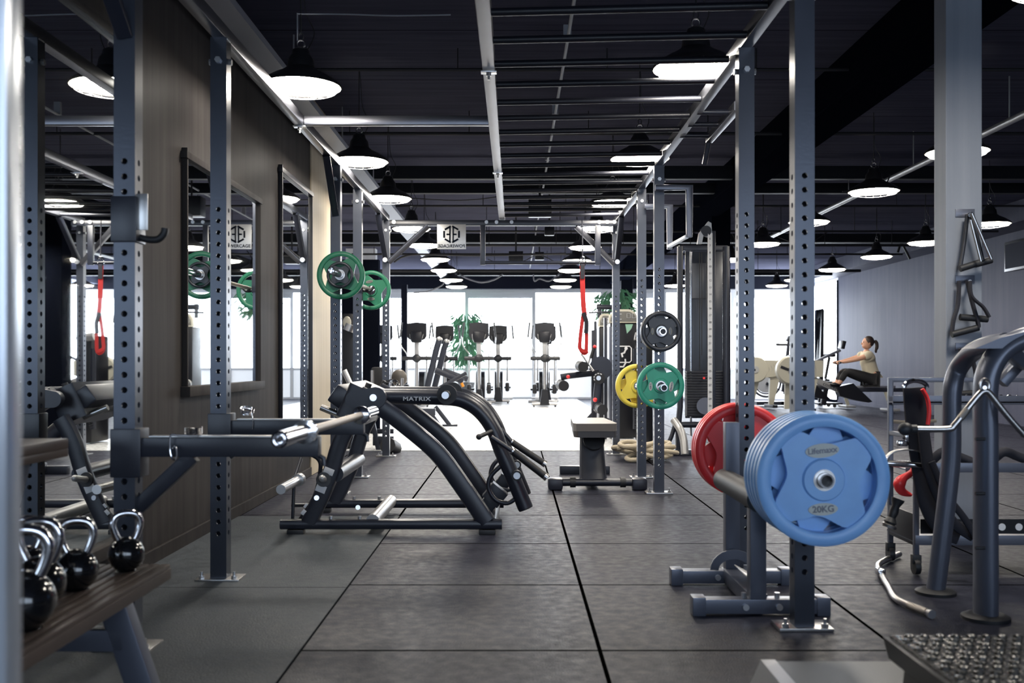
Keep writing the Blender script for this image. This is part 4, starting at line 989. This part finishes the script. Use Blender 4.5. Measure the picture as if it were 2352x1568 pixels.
# ------------------------------------------------------------------ selector machines in the middle distance
SM = root('leg_extension_machine', 'black leg machine with a cream console hood, roller pads and a seated-figure diagram', 'gym machine', P(1430, 1020, 12.4))
d4 = 12.4
def arch(x0, x1, y0, y1, d, r=.35, n=7):
    w_ = x1-x0; out = [P(x0, y1, d)]
    for j in range(n): a = PI-PI/2*j/(n-1); out.append(P(x0+w_*r+w_*r*math.cos(a), y0+(y1-y0)*.9*(1-math.sin(a)), d))
    for j in range(n): a = PI/2-PI/2*j/(n-1); out.append(P(x1-w_*r+w_*r*math.cos(a), y0+(y1-y0)*.9*(1-math.sin(a)), d))
    out.append(P(x1, y1, d)); return out
def console(parent, x0, x1, y0, y1, d):
    ob('console_hood', MB().prism(arch(x0, x1, y0, y1, d), (0, .10, 0)), cream, parent)
    ob('console_face', MB().prism(arch(x0+4, x1-4, y0+5, y1-3, d-.004), (0, .004, 0)), mat('console_grey', (.12, .12, .11), .5), parent)
    pc = MB()
    for k in range(3): pc.bx(P(x0+12, y0+10+k*6, d-.008), P(x0+(30 if k != 1 else 24), y0+12+k*6, d-.004))
    for k in range(2): pc.rect([P(x1-26+k*12, y0+10, d-.007), P(x1-18+k*12, y0+10, d-.007), P(x1-18+k*12, y0+20, d-.007), P(x1-26+k*12, y0+20, d-.007)], .006, .002, Yref, .001, closed=True)
    ob('console_print', pc, silverp, parent)
console(SM, 1398, 1466, 710, 741, d4)
ob('shroud', MB().bx(V(P(1402, 0, d4).x, d4+.02, .02), P(1465, 741, d4)+V(0, .45, 0), .02), plast, SM)
ob('front_edge', MB().bx(V(P(1399, 0, d4).x, d4-.02, .02), P(1405, 750, d4)+V(0, .02, 0), .006), grey, SM)
fr_ = [P(x, y, d4+.012) for x, y in ((1412, 795), (1446, 795), (1450, 799), (1450, 828), (1446, 832), (1412, 832))]
ob('diagram_frame', MB().rect(fr_, .012, .004, Yref, .001), white, SM)
fg = MB().rect([P(1437, 803, d4+.01), P(1434, 810, d4+.01), P(1428, 812, d4+.01), P(1430, 820, d4+.01)], .02, .004, Yref, .001)
fg.rect([P(1422, 842, d4+.01), P(1432, 842, d4+.01), P(1437, 833, d4+.01), P(1436, 824, d4+.01)], .018, .004, Yref, .001).ball(P(1438, 800, d4+.012), .02, (1, .1, 1))
ob('figure_diagram', fg, white, SM)
ob('green_print', MB().prism([P(1436, 744, d4+.014), P(1454, 744, d4+.014), P(1450, 755, d4+.014), P(1440, 766, d4+.014)], (0, .004, 0)), mat('print_green', (.22, .40, .30), .5), SM)
ob('cam_disc', MB().cyl(P(1380, 845, d4-.1), P(1380, 845, d4-.05), .14, seg=36).prism([P(1362, 838, d4-.08), P(1368, 822, d4-.08), P(1380, 818, d4-.08), P(1392, 822, d4-.08), P(1396, 850, d4-.08), P(1390, 880, d4-.08), P(1370, 880, d4-.08)], (0, .03, 0)), blk, SM)
ob('pivot_disc', MB().cyl(P(1375, 868, d4-.2), P(1375, 868, d4-.12), .074, seg=30), rub, SM)
ob('pivot_cap', MB().cyl(P(1375, 868, d4-.2), P(1375, 868, d4-.21), .028), zinc, SM)
sc_ = MB()
for k in range(5): a = math.radians(200-35*k); sc_.box(P(1375, 868, d4-.203)+V(.055*math.cos(a), 0, .055*math.sin(a)), (.022, .004, .012), 0, Matrix.Rotation(-(a-PI/2), 3, 'Y'))
ob('dial_print', sc_, white, SM)
ob('lever', MB().rect([P(1376, 872, d4-.15), P(1368, 940, d4-.15)], .10, .05, Yref, .02), blk, SM)
ob('lever', MB().rect([P(1374, 855, d4-.15), P(1305, 863, d4-.3), P(1288, 866, d4-.3)], .075, .05, Yref, .015), blk, SM)
for (x, y) in ((1295, 886), (1340, 842), (1384, 941)):
    t4 = P(x, y, d4-.45)
    ob('roller_pad', MB().cyl(t4, t4+V(-.02, .35, .01), .062, seg=24), rub, SM)
    ob('roller_cap', MB().cyl(t4+V(-.016, .28, .008), t4+V(-.019, .31, .009), .066, seg=24), steel, SM)
for a, b in (((1335, 812), (1363, 852)), ((1350, 838), (1362, 800))):
    ob('handle_rod', MB().cyl(P(*a, d4-.3), P(*b, d4-.3), .013), steel, SM)
ob('handle_grip', MB().cyl(P(1357, 822, d4-.3), P(1364, 800, d4-.3), .021), rub, SM)
ob('red_knob', MB().ball(P(1366, 796, d4-.3), .022).ball(P(1305, 865, d4-.5), .022).ball(P(1367, 918, d4-.5), .026), red, SM)
for x, yt in ((1367, 738), (1390, 730), (1361, 758)): ob('frame_post', MB().bx(V(P(x-3, 0, d4).x, d4-.05, .0), P(x+3, yt, d4)+V(0, .05, 0), .004), blk, SM)
ob('floor_tube', MB().cyl(P(1350, 970, d4-.3), P(1395, 965, d4+.2), .03).rect([P(1330, 985, d4), P(1366, 945, d4)], .05, .05, Yref), blk, SM)
SM2 = root('chest_machine', 'selector machine with a smaller cream hood just left of the seated-figure machine', 'gym machine', P(1390, 1000, 14.5))
console(SM2, 1374, 1408, 720, 750, 14.5)
ob('shroud', MB().bx(V(P(1376, 0, 14.5).x, 14.52, .02), P(1408, 750, 14.5)+V(0, .45, 0), .02), plast, SM2)
ob('top_bar', MB().cyl(P(1370, 705, 14.8), P(1426, 705, 14.8), .035).cyl(P(1377, 730, 14.8), P(1377, 698, 14.8), .03).cyl(P(1352, 718, 14.6), P(1405, 716, 14.6), .012), blk, SM2)
SM3 = root('cable_machine_dark', 'black shrouded machine body right behind the yellow plates', 'gym machine', P(1480, 1000, 11.6))
ob('shroud', MB().bx(V(P(1470, 0, 11.6).x-.0, 11.6, .02), P(1500, 770, 11.6)+V(0, .5, 0), .02), plast, SM3)
ob('side_tube', MB().cyl(P(1460, 800, 11.5), P(1460, 985, 11.5), .03), blk, SM3)
ob('grey_nozzle', MB().cyl(P(1458, 772, 11.5), P(1474, 775, 11.5), .045), silverp, SM3)
ob('coil_spring', MB().tube([P(1463, 940+k*1.0, 11.45)+V(.02*math.cos(k*1.2), .02*math.sin(k*1.2), 0) for k in range(42)], .006, 6), blk2, SM3)
# left: dark machine seen between the uprights
SM4 = root('pulldown_machine', 'dark machine with a cream pad seen between the left posts', 'gym machine', P(800, 1000, 11.0))
ob('shroud', MB().bx(V(P(786, 0, 11).x, 11.0, .02), P(812, 720, 11)+V(0, .5, 0), .02), plast, SM4)
ob('cream_pad', MB().ball(P(797, 740, 10.9), .05, (.9, .6, 1.3)), cream, SM4)
ob('lever', MB().cyl(P(790, 850, 10.8), P(806, 885, 10.8), .03).cyl(P(800, 760, 10.9), P(806, 745, 10.9), .06), steel, SM4)
# dark adjustable bench and stand behind the MATRIX machine
SB = root('incline_bench_machine', 'black plate-loaded machine with two tall slanted arms on the pale floor', 'gym machine', P(985, 990, 14.0))
for dx, d in ((0, 13.9), (17, 14.5)):
    ob('slanted_arm', MB().rect([P(975+dx, 915, d), P(1003+dx, 800, d), P(1009+dx, 780+dx*.3, d)], .085, .06, Yref, .02), blk, SB)
    ob('arm_cap', MB().ball(P(1009+dx, 779+dx*.3, d), .045, (1, .8, .8)), silverp, SB)
    ob('press_arm', MB().rect([P(1000+dx, 850, d), P(1064+dx*.6, 876-dx*.3, d)], .075, .06, Yref, .01), blk, SB)
    ob('slanted_leg', MB().rect([P(983+dx, 940-dx*.4, d), P(1018+dx*.9, 990-dx*.8, d)], .06, .06, Yref, .01), blk, SB)
    ob('leg_foot', MB().box(P(1018+dx*.9, 991-dx*.85, d), (.22, .10, .03), .008), blk, SB)
ob('back_rest', MB().rect([P(1010, 890, 13.7), P(1072, 856, 13.7)], .05, .05, Yref, .01), blk, SB)
ob('frame_box', MB().bx(P(935, 938, 13.7), P(1001, 953, 13.8), .006).bx(P(945, 960, 13.7), P(973, 975, 13.8), .006).bx(P(975, 975, 14.2), P(1010, 981, 14.3), .006), blk, SB)
ob('orange_tip', MB().cyl(P(1064, 888, 13.6), P(1060, 879, 13.6), .02), amber, SB)
SD = root('weight_bench', 'dark bench frame with pads in front of the black partition', 'bench', P(870, 1040, 10.9))
ob('frame', MB().rect([P(852, 950, 10.9), P(873, 1050, 10.9)], .05, .04, Yref).bx(P(856, 1002, 10.9), P(905, 1022, 10.95), .004).bx(P(850, 985, 11), P(905, 995, 11.05), .004), blk, SD)
ob('back_pad', MB().box(P(876, 870, 11.2), (.22, .07, .26), .03), vinyl, SD)
ob('head_pad', MB().ball(P(917, 868, 11.5), .09, (1, .5, 1.1)), tan, SD)
ob('post_tube', MB().cyl(P(855, 850, 11), P(855, 900, 11), .02).cyl(P(923, 868, 11), P(923, 890, 11), .02), steel, SD)
t = root('dumbbell', 'black dumbbell end resting on the floor under the dark bench', 'dumbbell', P(897, 1040, 10.6))
ob('head', MB().cyl(P(890, 1022, 10.5), P(905, 1030, 10.7), .085, seg=10), rub, t); ob('handle', MB().cyl(P(885, 1020, 10.45), P(910, 1034, 10.75), .02), chrome, t)
t = root('shackle_chain', 'chrome shackle lying on top of the lever machine', 'clip', P(888, 882, 6.6))
ob('shackle', MB().tube([P(900, 884, 6.6)+V(.04*math.cos(a), .02*math.sin(a), .03*math.sin(a)) for a in [2*PI*j/20 for j in range(20)]], .009, 8, closed=True), chrome, t)
ob('grip', MB().cyl(P(878, 890, 6.6), P(886, 876, 6.6), .022), rub, t)

# battle rope
pts = []
for k in range(90):
    a = k*.42; rr = .13+.09*math.sin(k*.77)
    pts.append(V(1.24+rr*1.4*math.cos(a)+.06*math.sin(k*.31), 9.75+rr*math.sin(a), .03+.0016*k+.02*math.sin(k*1.1)))
ob('battle_rope', MB().tube(cr(pts, 3), .021, 8), rope_m, label='thick cream battle rope coiled on the floor beside the right rig post', cat='rope')
# suspension trainer strap
dz_ = 9.98
t = root('suspension_strap', 'red suspension strap hanging from the pull-up frame with a looped handle', 'strap', P(1338, 600, dz_))
sw = lambda pp, w_, m, nm, d=dz_, lb=None: ob(nm, MB().sweep(cr([P(x, y, d) for x, y in pp], 6), rrect(w_, .006, .002, 2), (0, 1, 0)), m, t, label=lb)
sw([(1337, 505), (1338, 560), (1338, 600)], .012, blkstrap, 'top_strap')
ob('carabiner', MB().tube([P(1338, 601, dz_)+V(.03*math.cos(a), 0, .05*math.sin(a)) for a in [2*PI*j/18 for j in range(18)]], .006, 6, closed=True), chrome, t)
sw([(1338, 608), (1338, 640)], .042, blkstrap, 'label_patch', dz_-.006)
sw([(1337, 608), (1338, 650), (1340, 700), (1343, 725)], .048, redstrap, 'main_strap')
sw([(1340, 718), (1347, 740), (1346, 765)], .042, blkstrap, 'dark_section', dz_-.005)
sw([(1340, 720), (1335, 755), (1332, 785), (1332, 800), (1345, 806), (1347, 790), (1347, 760)], .036, redstrap, 'loop')
sw([(1332, 790), (1334, 805), (1343, 812), (1350, 806)], .03, redstrap, 'foot_cradle', dz_+.03)

# ------------------------------------------------------------------ ellipticals
E = root('elliptical_trainer', 'x', 'elliptical trainer', (0, 0, 0), 'elliptical trainers by the windows')
cs = [V(-.20, 0, 1.72), V(0, 0, 1.746), V(.20, 0, 1.725), V(.205, 0, 1.46), V(.17, 0, 1.40), V(.11, 0, 1.37), V(-.12, 0, 1.37), V(-.17, 0, 1.40), V(-.205, 0, 1.46)]
ob('console', MB().prism(cs, (0, .07, 0)), plast, E); ob('console_back', MB().box((0, -.02, 1.44), (.23, .09, .24), .04), plast, E)
ob('wire_holder', MB().tube(cr([(-.14, -.01, 1.5), (-.12, -.04, 1.37), (-.03, -.04, 1.32), (.08, -.04, 1.34), (.14, -.01, 1.5)], 5), .006, 6), silverp, E)
ob('neck', MB().bx((-.05, 0, 1.05), (.05, .06, 1.34), .01), silverp, E)
ob('cross_housing', MB().cyl((-.30, 0, 1.0), (.30, 0, 1.0), .042).ball((0, 0, 1.0), .10, (1, .8, .85)), rub, E)
ob('column', MB().cyl((0, .03, .33), (0, .02, .95), .042), steel, E)
ob('base_housing', MB().prism([(-.10, -.06, .04), (.10, -.06, .04), (.055, -.06, .36), (-.055, -.06, .36)], (0, .3, 0)), plast, E)
for s in (-1, 1):
    ob('handle_tube', MB().tube(cr([(s*.20, .02, 1.0), (s*.21, .02, 1.10), (s*.32, .03, 1.25), (s*.345, .04, 1.40), (s*.33, .05, 1.55), (s*.31, .06, 1.60)], 5), .012, 8), steel, E)
    ob('handle_grip', MB().tube([(s*.342, .04, 1.44), (s*.325, .05, 1.60), (s*.31, .06, 1.745)], .019, 8), rub, E)
    ob('arm_tube', MB().cyl((s*.205, .03, .50), (s*.205, .02, .98), .020), steel, E)
    ob('pedal_boot', MB().box((s*.205, .06, .37), (.09, .16, .20), .03), plast, E)
    ob('foot_rail', MB().bx((s*.205-.025, .1, .26), (s*.205+.025, 1.2, .30), .01), steel, E)
    ob('foot_pedal', MB().box((s*.205, .85, .34), (.15, .36, .05), .02), plast, E)
ob('drive_cover', MB().cyl((-.09, 1.0, .40), (.09, 1.0, .40), .33, seg=36), plast, E)
ob('front_stabiliser', MB().cyl((-.26, 0, .065), (.26, 0, .065), .035), steel, E); ob('rear_stabiliser', MB().cyl((-.32, 1.4, .055), (.32, 1.4, .055), .035), steel, E)
ob('frame_rail', MB().bx((-.04, .1, .05), (.04, 1.4, .12), .01), steel, E)
ft = MB()
for x in (-.22, .22): ft.cyl((x, 0, 0), (x, 0, .04), .018).cyl((x, 1.4, 0), (x, 1.4, .03), .018)
ob('levelling_foot', ft, rub, E)
for i, (px, d, lb) in enumerate([(957, 21.1, 'left front elliptical trainer facing away from the windows'), (1100, 21.1, 'middle front elliptical trainer in front of the hanging plant'), (1251, 21.1, 'elliptical trainer standing alone to the right of centre'),
                            (1021, 22.8, 'elliptical trainer half hidden behind the slanted arms'), (1144, 22.8, 'rear elliptical trainer just right of the middle front one'), (1256, 22.9, 'rear elliptical trainer hidden directly behind the lone front one'), (880, 22.5, 'elliptical trainer at the far left behind the rig post')]):
    o = E if i == 0 else dup(E)
    o.location = ((px-VX)/F*d, d, .006); o['label'] = lb

# ------------------------------------------------------------------ plants
def plant(px, d, ztop, spread, drop, n, label, potr=.2):
    x = (px-VX)/F*d
    t = root('potted_bamboo', label, 'plant', (x, d, 0), 'potted plants by the windows')
    ob('pot', MB().lathe([(potr*.7, 0), (potr, .38), (potr*1.05, .42), (potr*.9, .42), (potr*.85, .36)], (x, d, .006)), potm, t)
    st = MB()
    for k in range(4): st.tube(cr([(x+.03*k-.05, d, .38), (x+.04*k-.06, d+.03, ztop*.5), (x+.06*k-.09, d, ztop-.1)], 4), .008, 6)
    ob('stem', st, wood_sh, t)
    lf = MB(); rnd = random.Random(px)
    for k in range(n):
        a = rnd.uniform(0, 2*PI); h = ztop-rnd.random()**.8*drop; r_ = spread*rnd.uniform(.1, 1)
        b = V(x+math.cos(a)*r_, d+math.sin(a)*r_*.6, h); L_ = rnd.uniform(.16, .34)
        dr = V(math.cos(a)*rnd.uniform(.1, .8), math.sin(a)*.3, -rnd.uniform(.2, 1)).normalized()*L_; sd = dr.cross(V(rnd.uniform(-1, 1), 1, rnd.uniform(-1, 1))).normalized()*.022
        vs = [lf.bm.verts.new(q) for q in (b, b+dr*.4+sd, b+dr, b+dr*.4-sd)]; lf.bm.faces.new(vs)
    ob('foliage', lf, leaf, t)
plant(1071, 25.1, 2.15, .33, 1.2, 620, 'leafy bamboo plant drooping in front of the window between the ellipticals')
plant(1418, 22.5, 2.55, .42, .55, 260, 'tall bamboo plant rising above the machine hoods')

# ------------------------------------------------------------------ rowing machines and the rower
RS = 18.8
def rower(dx, d, label):
    t = root('rowing_machine', label, 'rowing machine', ((1900+dx-VX)/F*d, d, 0), 'rowing machines by the right wall')
    def A(x, y, o=0): return P(VX+(x+dx-VX)*RS/d, VY+(y-VY)*RS/d, d+o)
    def A(x, y, o=0): p = P(x+dx, y, RS); return V(p.x, d+o, p.z-.03)
    ob('flywheel_housing', MB().lathe([(.0, 0), (.24, 0), (.265, .03), (.265, .17), (.24, .2), (0, .2)], A(1815, 846, -.10), (0, 1, 0), seg=40, close=False), cream, t)
    ob('flywheel_hub', MB().cyl(A(1815, 846, -.10), A(1815, 846, -.12), .07), silverp, t)
    ob('housing_bar', MB().rect([A(1790, 838, -.11), A(1815, 848, -.11)], .05, .02, Yref), blk2, t)
    ob('side_cover', MB().prism([A(1820, 822, -.09), A(1887, 824, -.09), A(1887, 861, -.09), A(1820, 868, -.09)], (0, .18, 0)), cream, t)
    rg = MB()
    for k in range(4):
        rg.tube([A(1840, 846, -.095)+V((.08+.055*k)*math.cos(a), 0, (.08+.055*k)*math.sin(a)) for a in [-.5+1.1*j/8 for j in range(9)]], .004, 5)
    ob('cover_ribs', rg, silverp, t)
    ob('front_beam', MB().rect([A(1852, 860), A(1958, 905)], .105, .09, Yref, .01), silverp, t)
    nm_ = (A(1958, 905)-A(1852, 860)).normalized()
    ob('beam_lettering', text_mb('concept 2', .10, A(1912, 886, -.047), nm_, V(-nm_.z, 0, nm_.x)*1, .001), plast, t)
    for x0, x1, yb in ((1868, 1860, 934),): ob('front_leg', MB().prism([A(1853, 862, -.05), A(1877, 866, -.05), A(1861, yb, -.05), A(1851, yb, -.05)], (0, .1, 0)), cream, t)
    ob('front_leg', MB().prism([A(1808, 862, .12), A(1833, 866, .12), A(1817, 936, .12), A(1806, 936, .12)], (0, .05, 0)), cream, t)
    ob('front_foot', MB().bx(A(1850, 932, -.35), A(1862, 939, .35), .01), blk2, t)
    ob('foot_rest', MB().prism([A(1918, 884, -.12), A(1955, 876, -.12), A(1999, 918, -.12), A(1990, 920, -.12), A(1962, 915, -.12), A(1925, 905, -.12)], (0, .24, 0)), plast, t)
    ob('monorail', MB().bx(A(1944, 887, -.03), A(2084, 896, .03), .006), blk, t)
    ob('monorail_top', MB().bx(A(1952, 882, -.022), A(2056, 887, .022), .004), steel, t)
    ob('rear_leg', MB().rect([A(2034, 896), A(2047, 934)], .06, .05, Yref), cream, t)
    ob('rear_foot', MB().bx(A(2032, 934, -.25), A(2056, 939, .25), .008), silverp, t)
    ob('monitor_arm', MB().rect([A(1872, 827), A(1930, 800)], .05, .05, Yref, .01), grey, t)
    ob('monitor', MB().box(A(1934, 788), (.07, .22, .15), .015, Matrix.Rotation(.25, 3, 'Y')), plast, t)
    ob('seat', MB().box(A(1999, 878), (.26, .24, .05), .02), plast, t)
    return t, A
rt, A = rower(0, 18.8, 'near rowing machine being used by the woman')
rower(-42, 20.2, 'rear rowing machine left of the one in use')
hd = ob('pull_handle', MB().cyl(A(1922, 829, -.22), A(1922, 829, .22), .018), rub, rt)
ob('chain', MB().cyl(A(1887, 829), A(1921, 829), .006, seg=6), steel, rt)
W = root('person', 'seated woman in a cream T-shirt and black leggings pulling the rowing machine handle', 'person', A(1999, 875))
def skin_obj(name, nodes, edges, m, parent, sub=2, root_i=0):
    off = ORG[parent.name]
    me = bpy.data.meshes.new(name); me.from_pydata([tuple(Vector(n[0])-off) for n in nodes], edges, []); me.materials.append(m)
    o = bpy.data.objects.new(name, me); COL.objects.link(o); o.parent = parent; ORG[o.name] = off
    sk = o.modifiers.new('skin', 'SKIN'); sk.use_smooth_shade = True
    for i, n in enumerate(nodes):
        r_ = n[1] if isinstance(n[1], tuple) else (n[1], n[1]); me.skin_vertices[0].data[i].radius = r_; me.skin_vertices[0].data[i].use_root = (i == root_i)
    s2 = o.modifiers.new('sub', 'SUBSURF'); s2.levels = sub; s2.render_levels = sub
    return o
hip = A(2003, 866); ch = A(1992, 826); nk = A(1990, 806)
nodes = [(hip, .13), (A(2001, 848), .125), (ch, .125), (A(1990, 811), .085), (A(1990, 803), .05), (A(1991, 797), .048)]
edges = [(0, 1), (1, 2), (2, 3), (3, 4), (4, 5)]
def limb(start, pts):
    p = start
    for q in pts: nodes.append(q); edges.append((p, len(nodes)-1)); p = len(nodes)-1
    return p
handends = []
for s in (-1, 1):
    limb(0, [(A(1999, 866, s*.11), .10), (A(1968, 856, s*.12), .082), (A(1940, 848, s*.11), .062), (A(1932, 862, s*.10), .058), (A(1924, 876, s*.09), .042), (A(1914, 878, s*.09), .036)])
    handends.append(limb(3, [(A(1989, 811, s*.15), .062), (A(1975, 817, s*.17), .052), (A(1958, 822, s*.16), .042), (A(1940, 826, s*.12), .034), (A(1929, 828, s*.10), .028)]))
skin_obj('body', nodes, edges, skin, W, 2)
# shirt, leggings over the body
sn = [(A(2003, 862), .150), (A(2001, 846), .150), (A(1993, 827), .152), (A(1991, 813), .112), (A(1991, 807), .065)]; se = [(0, 1), (1, 2), (2, 3), (3, 4)]
for s in (-1, 1):
    i0 = len(sn); sn += [(A(1989, 811, s*.155), .085), (A(1975, 817, s*.18), .088)]; se += [(3, i0), (i0, i0+1)]
skin_obj('shirt', sn, se, shirt, W, 2, 1)
ln = [(A(2004, 869), .145)]; le = []
for s in (-1, 1):
    i0 = len(ln); ln += [(A(1998, 867, s*.11), .112), (A(1968, 857, s*.12), .095), (A(1940, 848, s*.11), .074), (A(1932, 862, s*.10), .066), (A(1925, 874, s*.09), .05)]
    le += [(0, i0)]+[(i0+k, i0+k+1) for k in range(4)]
skin_obj('leggings', ln, le, legg, W, 2, 0)
for s in (-1, 1): ob('shoe', MB().ball(A(1916, 879, s*.09), .055, (1.9, .8, .75)), plast, W)
hc = A(1992, 784)
ob('head', MB().ball(hc, .105, (.88, .74, 1.08)).ball(hc+V(-.04, 0, -.045), .07, (.8, .8, .85)).ball(hc+V(-.098, 0, -.012), .016, (1.2, .7, 1.2)).ball(hc+V(-.086, 0, -.05), .014, (.9, 1.8, .7)), skin, W)
ob('ear', MB().ball(hc+V(.018, -.077, -.01), .02, (.8, .5, 1.3)).ball(hc+V(.018, .077, -.01), .02, (.8, .5, 1.3)), skin, W)
ob('eye', MB().ball(hc+V(-.083, -.032, .012), .008).ball(hc+V(-.083, .032, .012), .008), plast, W)
ob('eyebrow', MB().box(hc+V(-.085, -.034, .032), (.012, .03, .006), .002).box(hc+V(-.085, .034, .032), (.012, .03, .006), .002), hairm, W)
ob('hair', MB().ball(hc+V(.028, 0, .028), .108, (.92, .80, .98)).ball(hc+V(.115, 0, .025), .03).tube(cr([hc+V(.115, 0, .03), hc+V(.16, 0, .02), hc+V(.175, 0, -.06), hc+V(.155, 0, -.14), hc+V(.165, 0, -.18)], 6), .032, 10, scale=[.8]*4+[1]*4+[1.05]*8+[.8]*4+[.6]*3+[.4, .15]), hairm, W)
for s in (-1, 1):
    b = A(1929, 828, s*.10); c = A(1922, 829, s*.10)
    ob('palm', MB().ball((b+c)/2+V(.02, 0, .008), .04, (1.1, 1.0, .55)), skin, W)
    fg = MB()
    for k in range(4):
        y_ = s*.10+(k-1.5)*.021; L_ = [.9, 1.05, 1.0, .82][k]
        h0, h1 = A(1925, 829, y_), c+V(0, y_-s*.10, 0)
        fg.tube([V(h1.x+.04, h1.y, h1.z+.012), V(h1.x+.012, h1.y, h1.z+.028), V(h1.x-.018*L_, h1.y, h1.z+.022), V(h1.x-.028*L_, h1.y, h1.z-.002), V(h1.x-.012, h1.y, h1.z-.024*L_)], .0088, 8)
    ob('finger', fg, skin, W)
    ob('thumb', MB().tube([c+V(.04, -s*.035, -.004), c+V(.015, -s*.042, -.022), c+V(-.012, -s*.035, -.026)], .010, 8), skin, W)
# exercise bike behind the rowers
BK = root('exercise_bike', 'dark exercise bike with a round fan guard behind the rowing machines', 'exercise bike', P(1800, 930, 21.5))
d5 = 21.5
ob('fan_guard', MB().tube([P(1760, 878, d5)+V(.30*math.cos(a), 0, .30*math.sin(a)) for a in [2*PI*j/32 for j in range(32)]], .022, 8, closed=True).tube([P(1760, 878, d5+.1)+V(.24*math.cos(a), 0, .24*math.sin(a)) for a in [2*PI*j/32 for j in range(32)]], .015, 8, closed=True), blk, BK)
ob('fan_disc', MB().cyl(P(1760, 878, d5+.03), P(1760, 878, d5+.07), .22, seg=32), mat('fan_grey', (.3, .32, .36), .5), BK)
ob('frame', MB().rect([P(1760, 880, d5), P(1800, 900, d5), P(1812, 780, d5)], .06, .05, Yref).bx(P(1738, 922, d5-.2), P(1790, 928, d5+.2)).bx(P(1795, 922, d5-.2), P(1850, 928, d5+.2)).rect([P(1800, 900, d5), P(1830, 925, d5)], .06, .05, Yref), blk, BK)
ob('handlebar', MB().cyl(P(1782, 791, d5), P(1815, 792, d5), .025), rub, BK)
ob('display', MB().box(P(1812, 778, d5), (.09, .2, .12), .02, Matrix.Rotation(.6, 3, 'Y')), plast, BK)
ob('saddle', MB().box(P(1905, 816, d5), (.22, .2, .07), .03).cyl(P(1905, 820, d5), P(1890, 900, d5), .03), plast, BK)
BK2 = root('bike_base', 'black wheeled machine base on the floor behind the rowing machine in use', 'gym machine', P(1880, 925, 20.6))
ob('base', MB().bx(P(1880, 925, 20.6), P(1925, 928, 20.9), .01).rect([P(1890, 930, 20.6), P(1900, 870, 20.6)], .10, .1, Yref), blk2, BK2)
ob('wheel', MB().cyl(P(1903, 930, 20.55), P(1903, 930, 20.6), .035).cyl(P(1917, 932, 20.55), P(1917, 932, 20.6), .035), rub, BK2)
FM = root('leaning_mirror', 'tall narrow dark-framed mirror leaning by the bright side window', 'mirror', P(1882, 920, 22.0))
d6 = 22.0
ob('frame', MB().prism([P(1890, 708, d6), P(1893, 712, d6), P(1892, 840, d6), V(P(1890, 905, d6).x, d6, 0), V(P(1880, 905, d6).x, d6, 0), P(1884, 840, d6), P(1887, 712, d6)], (0, .08, 0)), blk2, FM)
ob('glass', MB().prism([P(1871, 712, d6-.3), P(1887, 709, d6), P(1881, 850, d6), P(1871, 850, d6-.3)], (0, .01, 0)), mirror, FM)
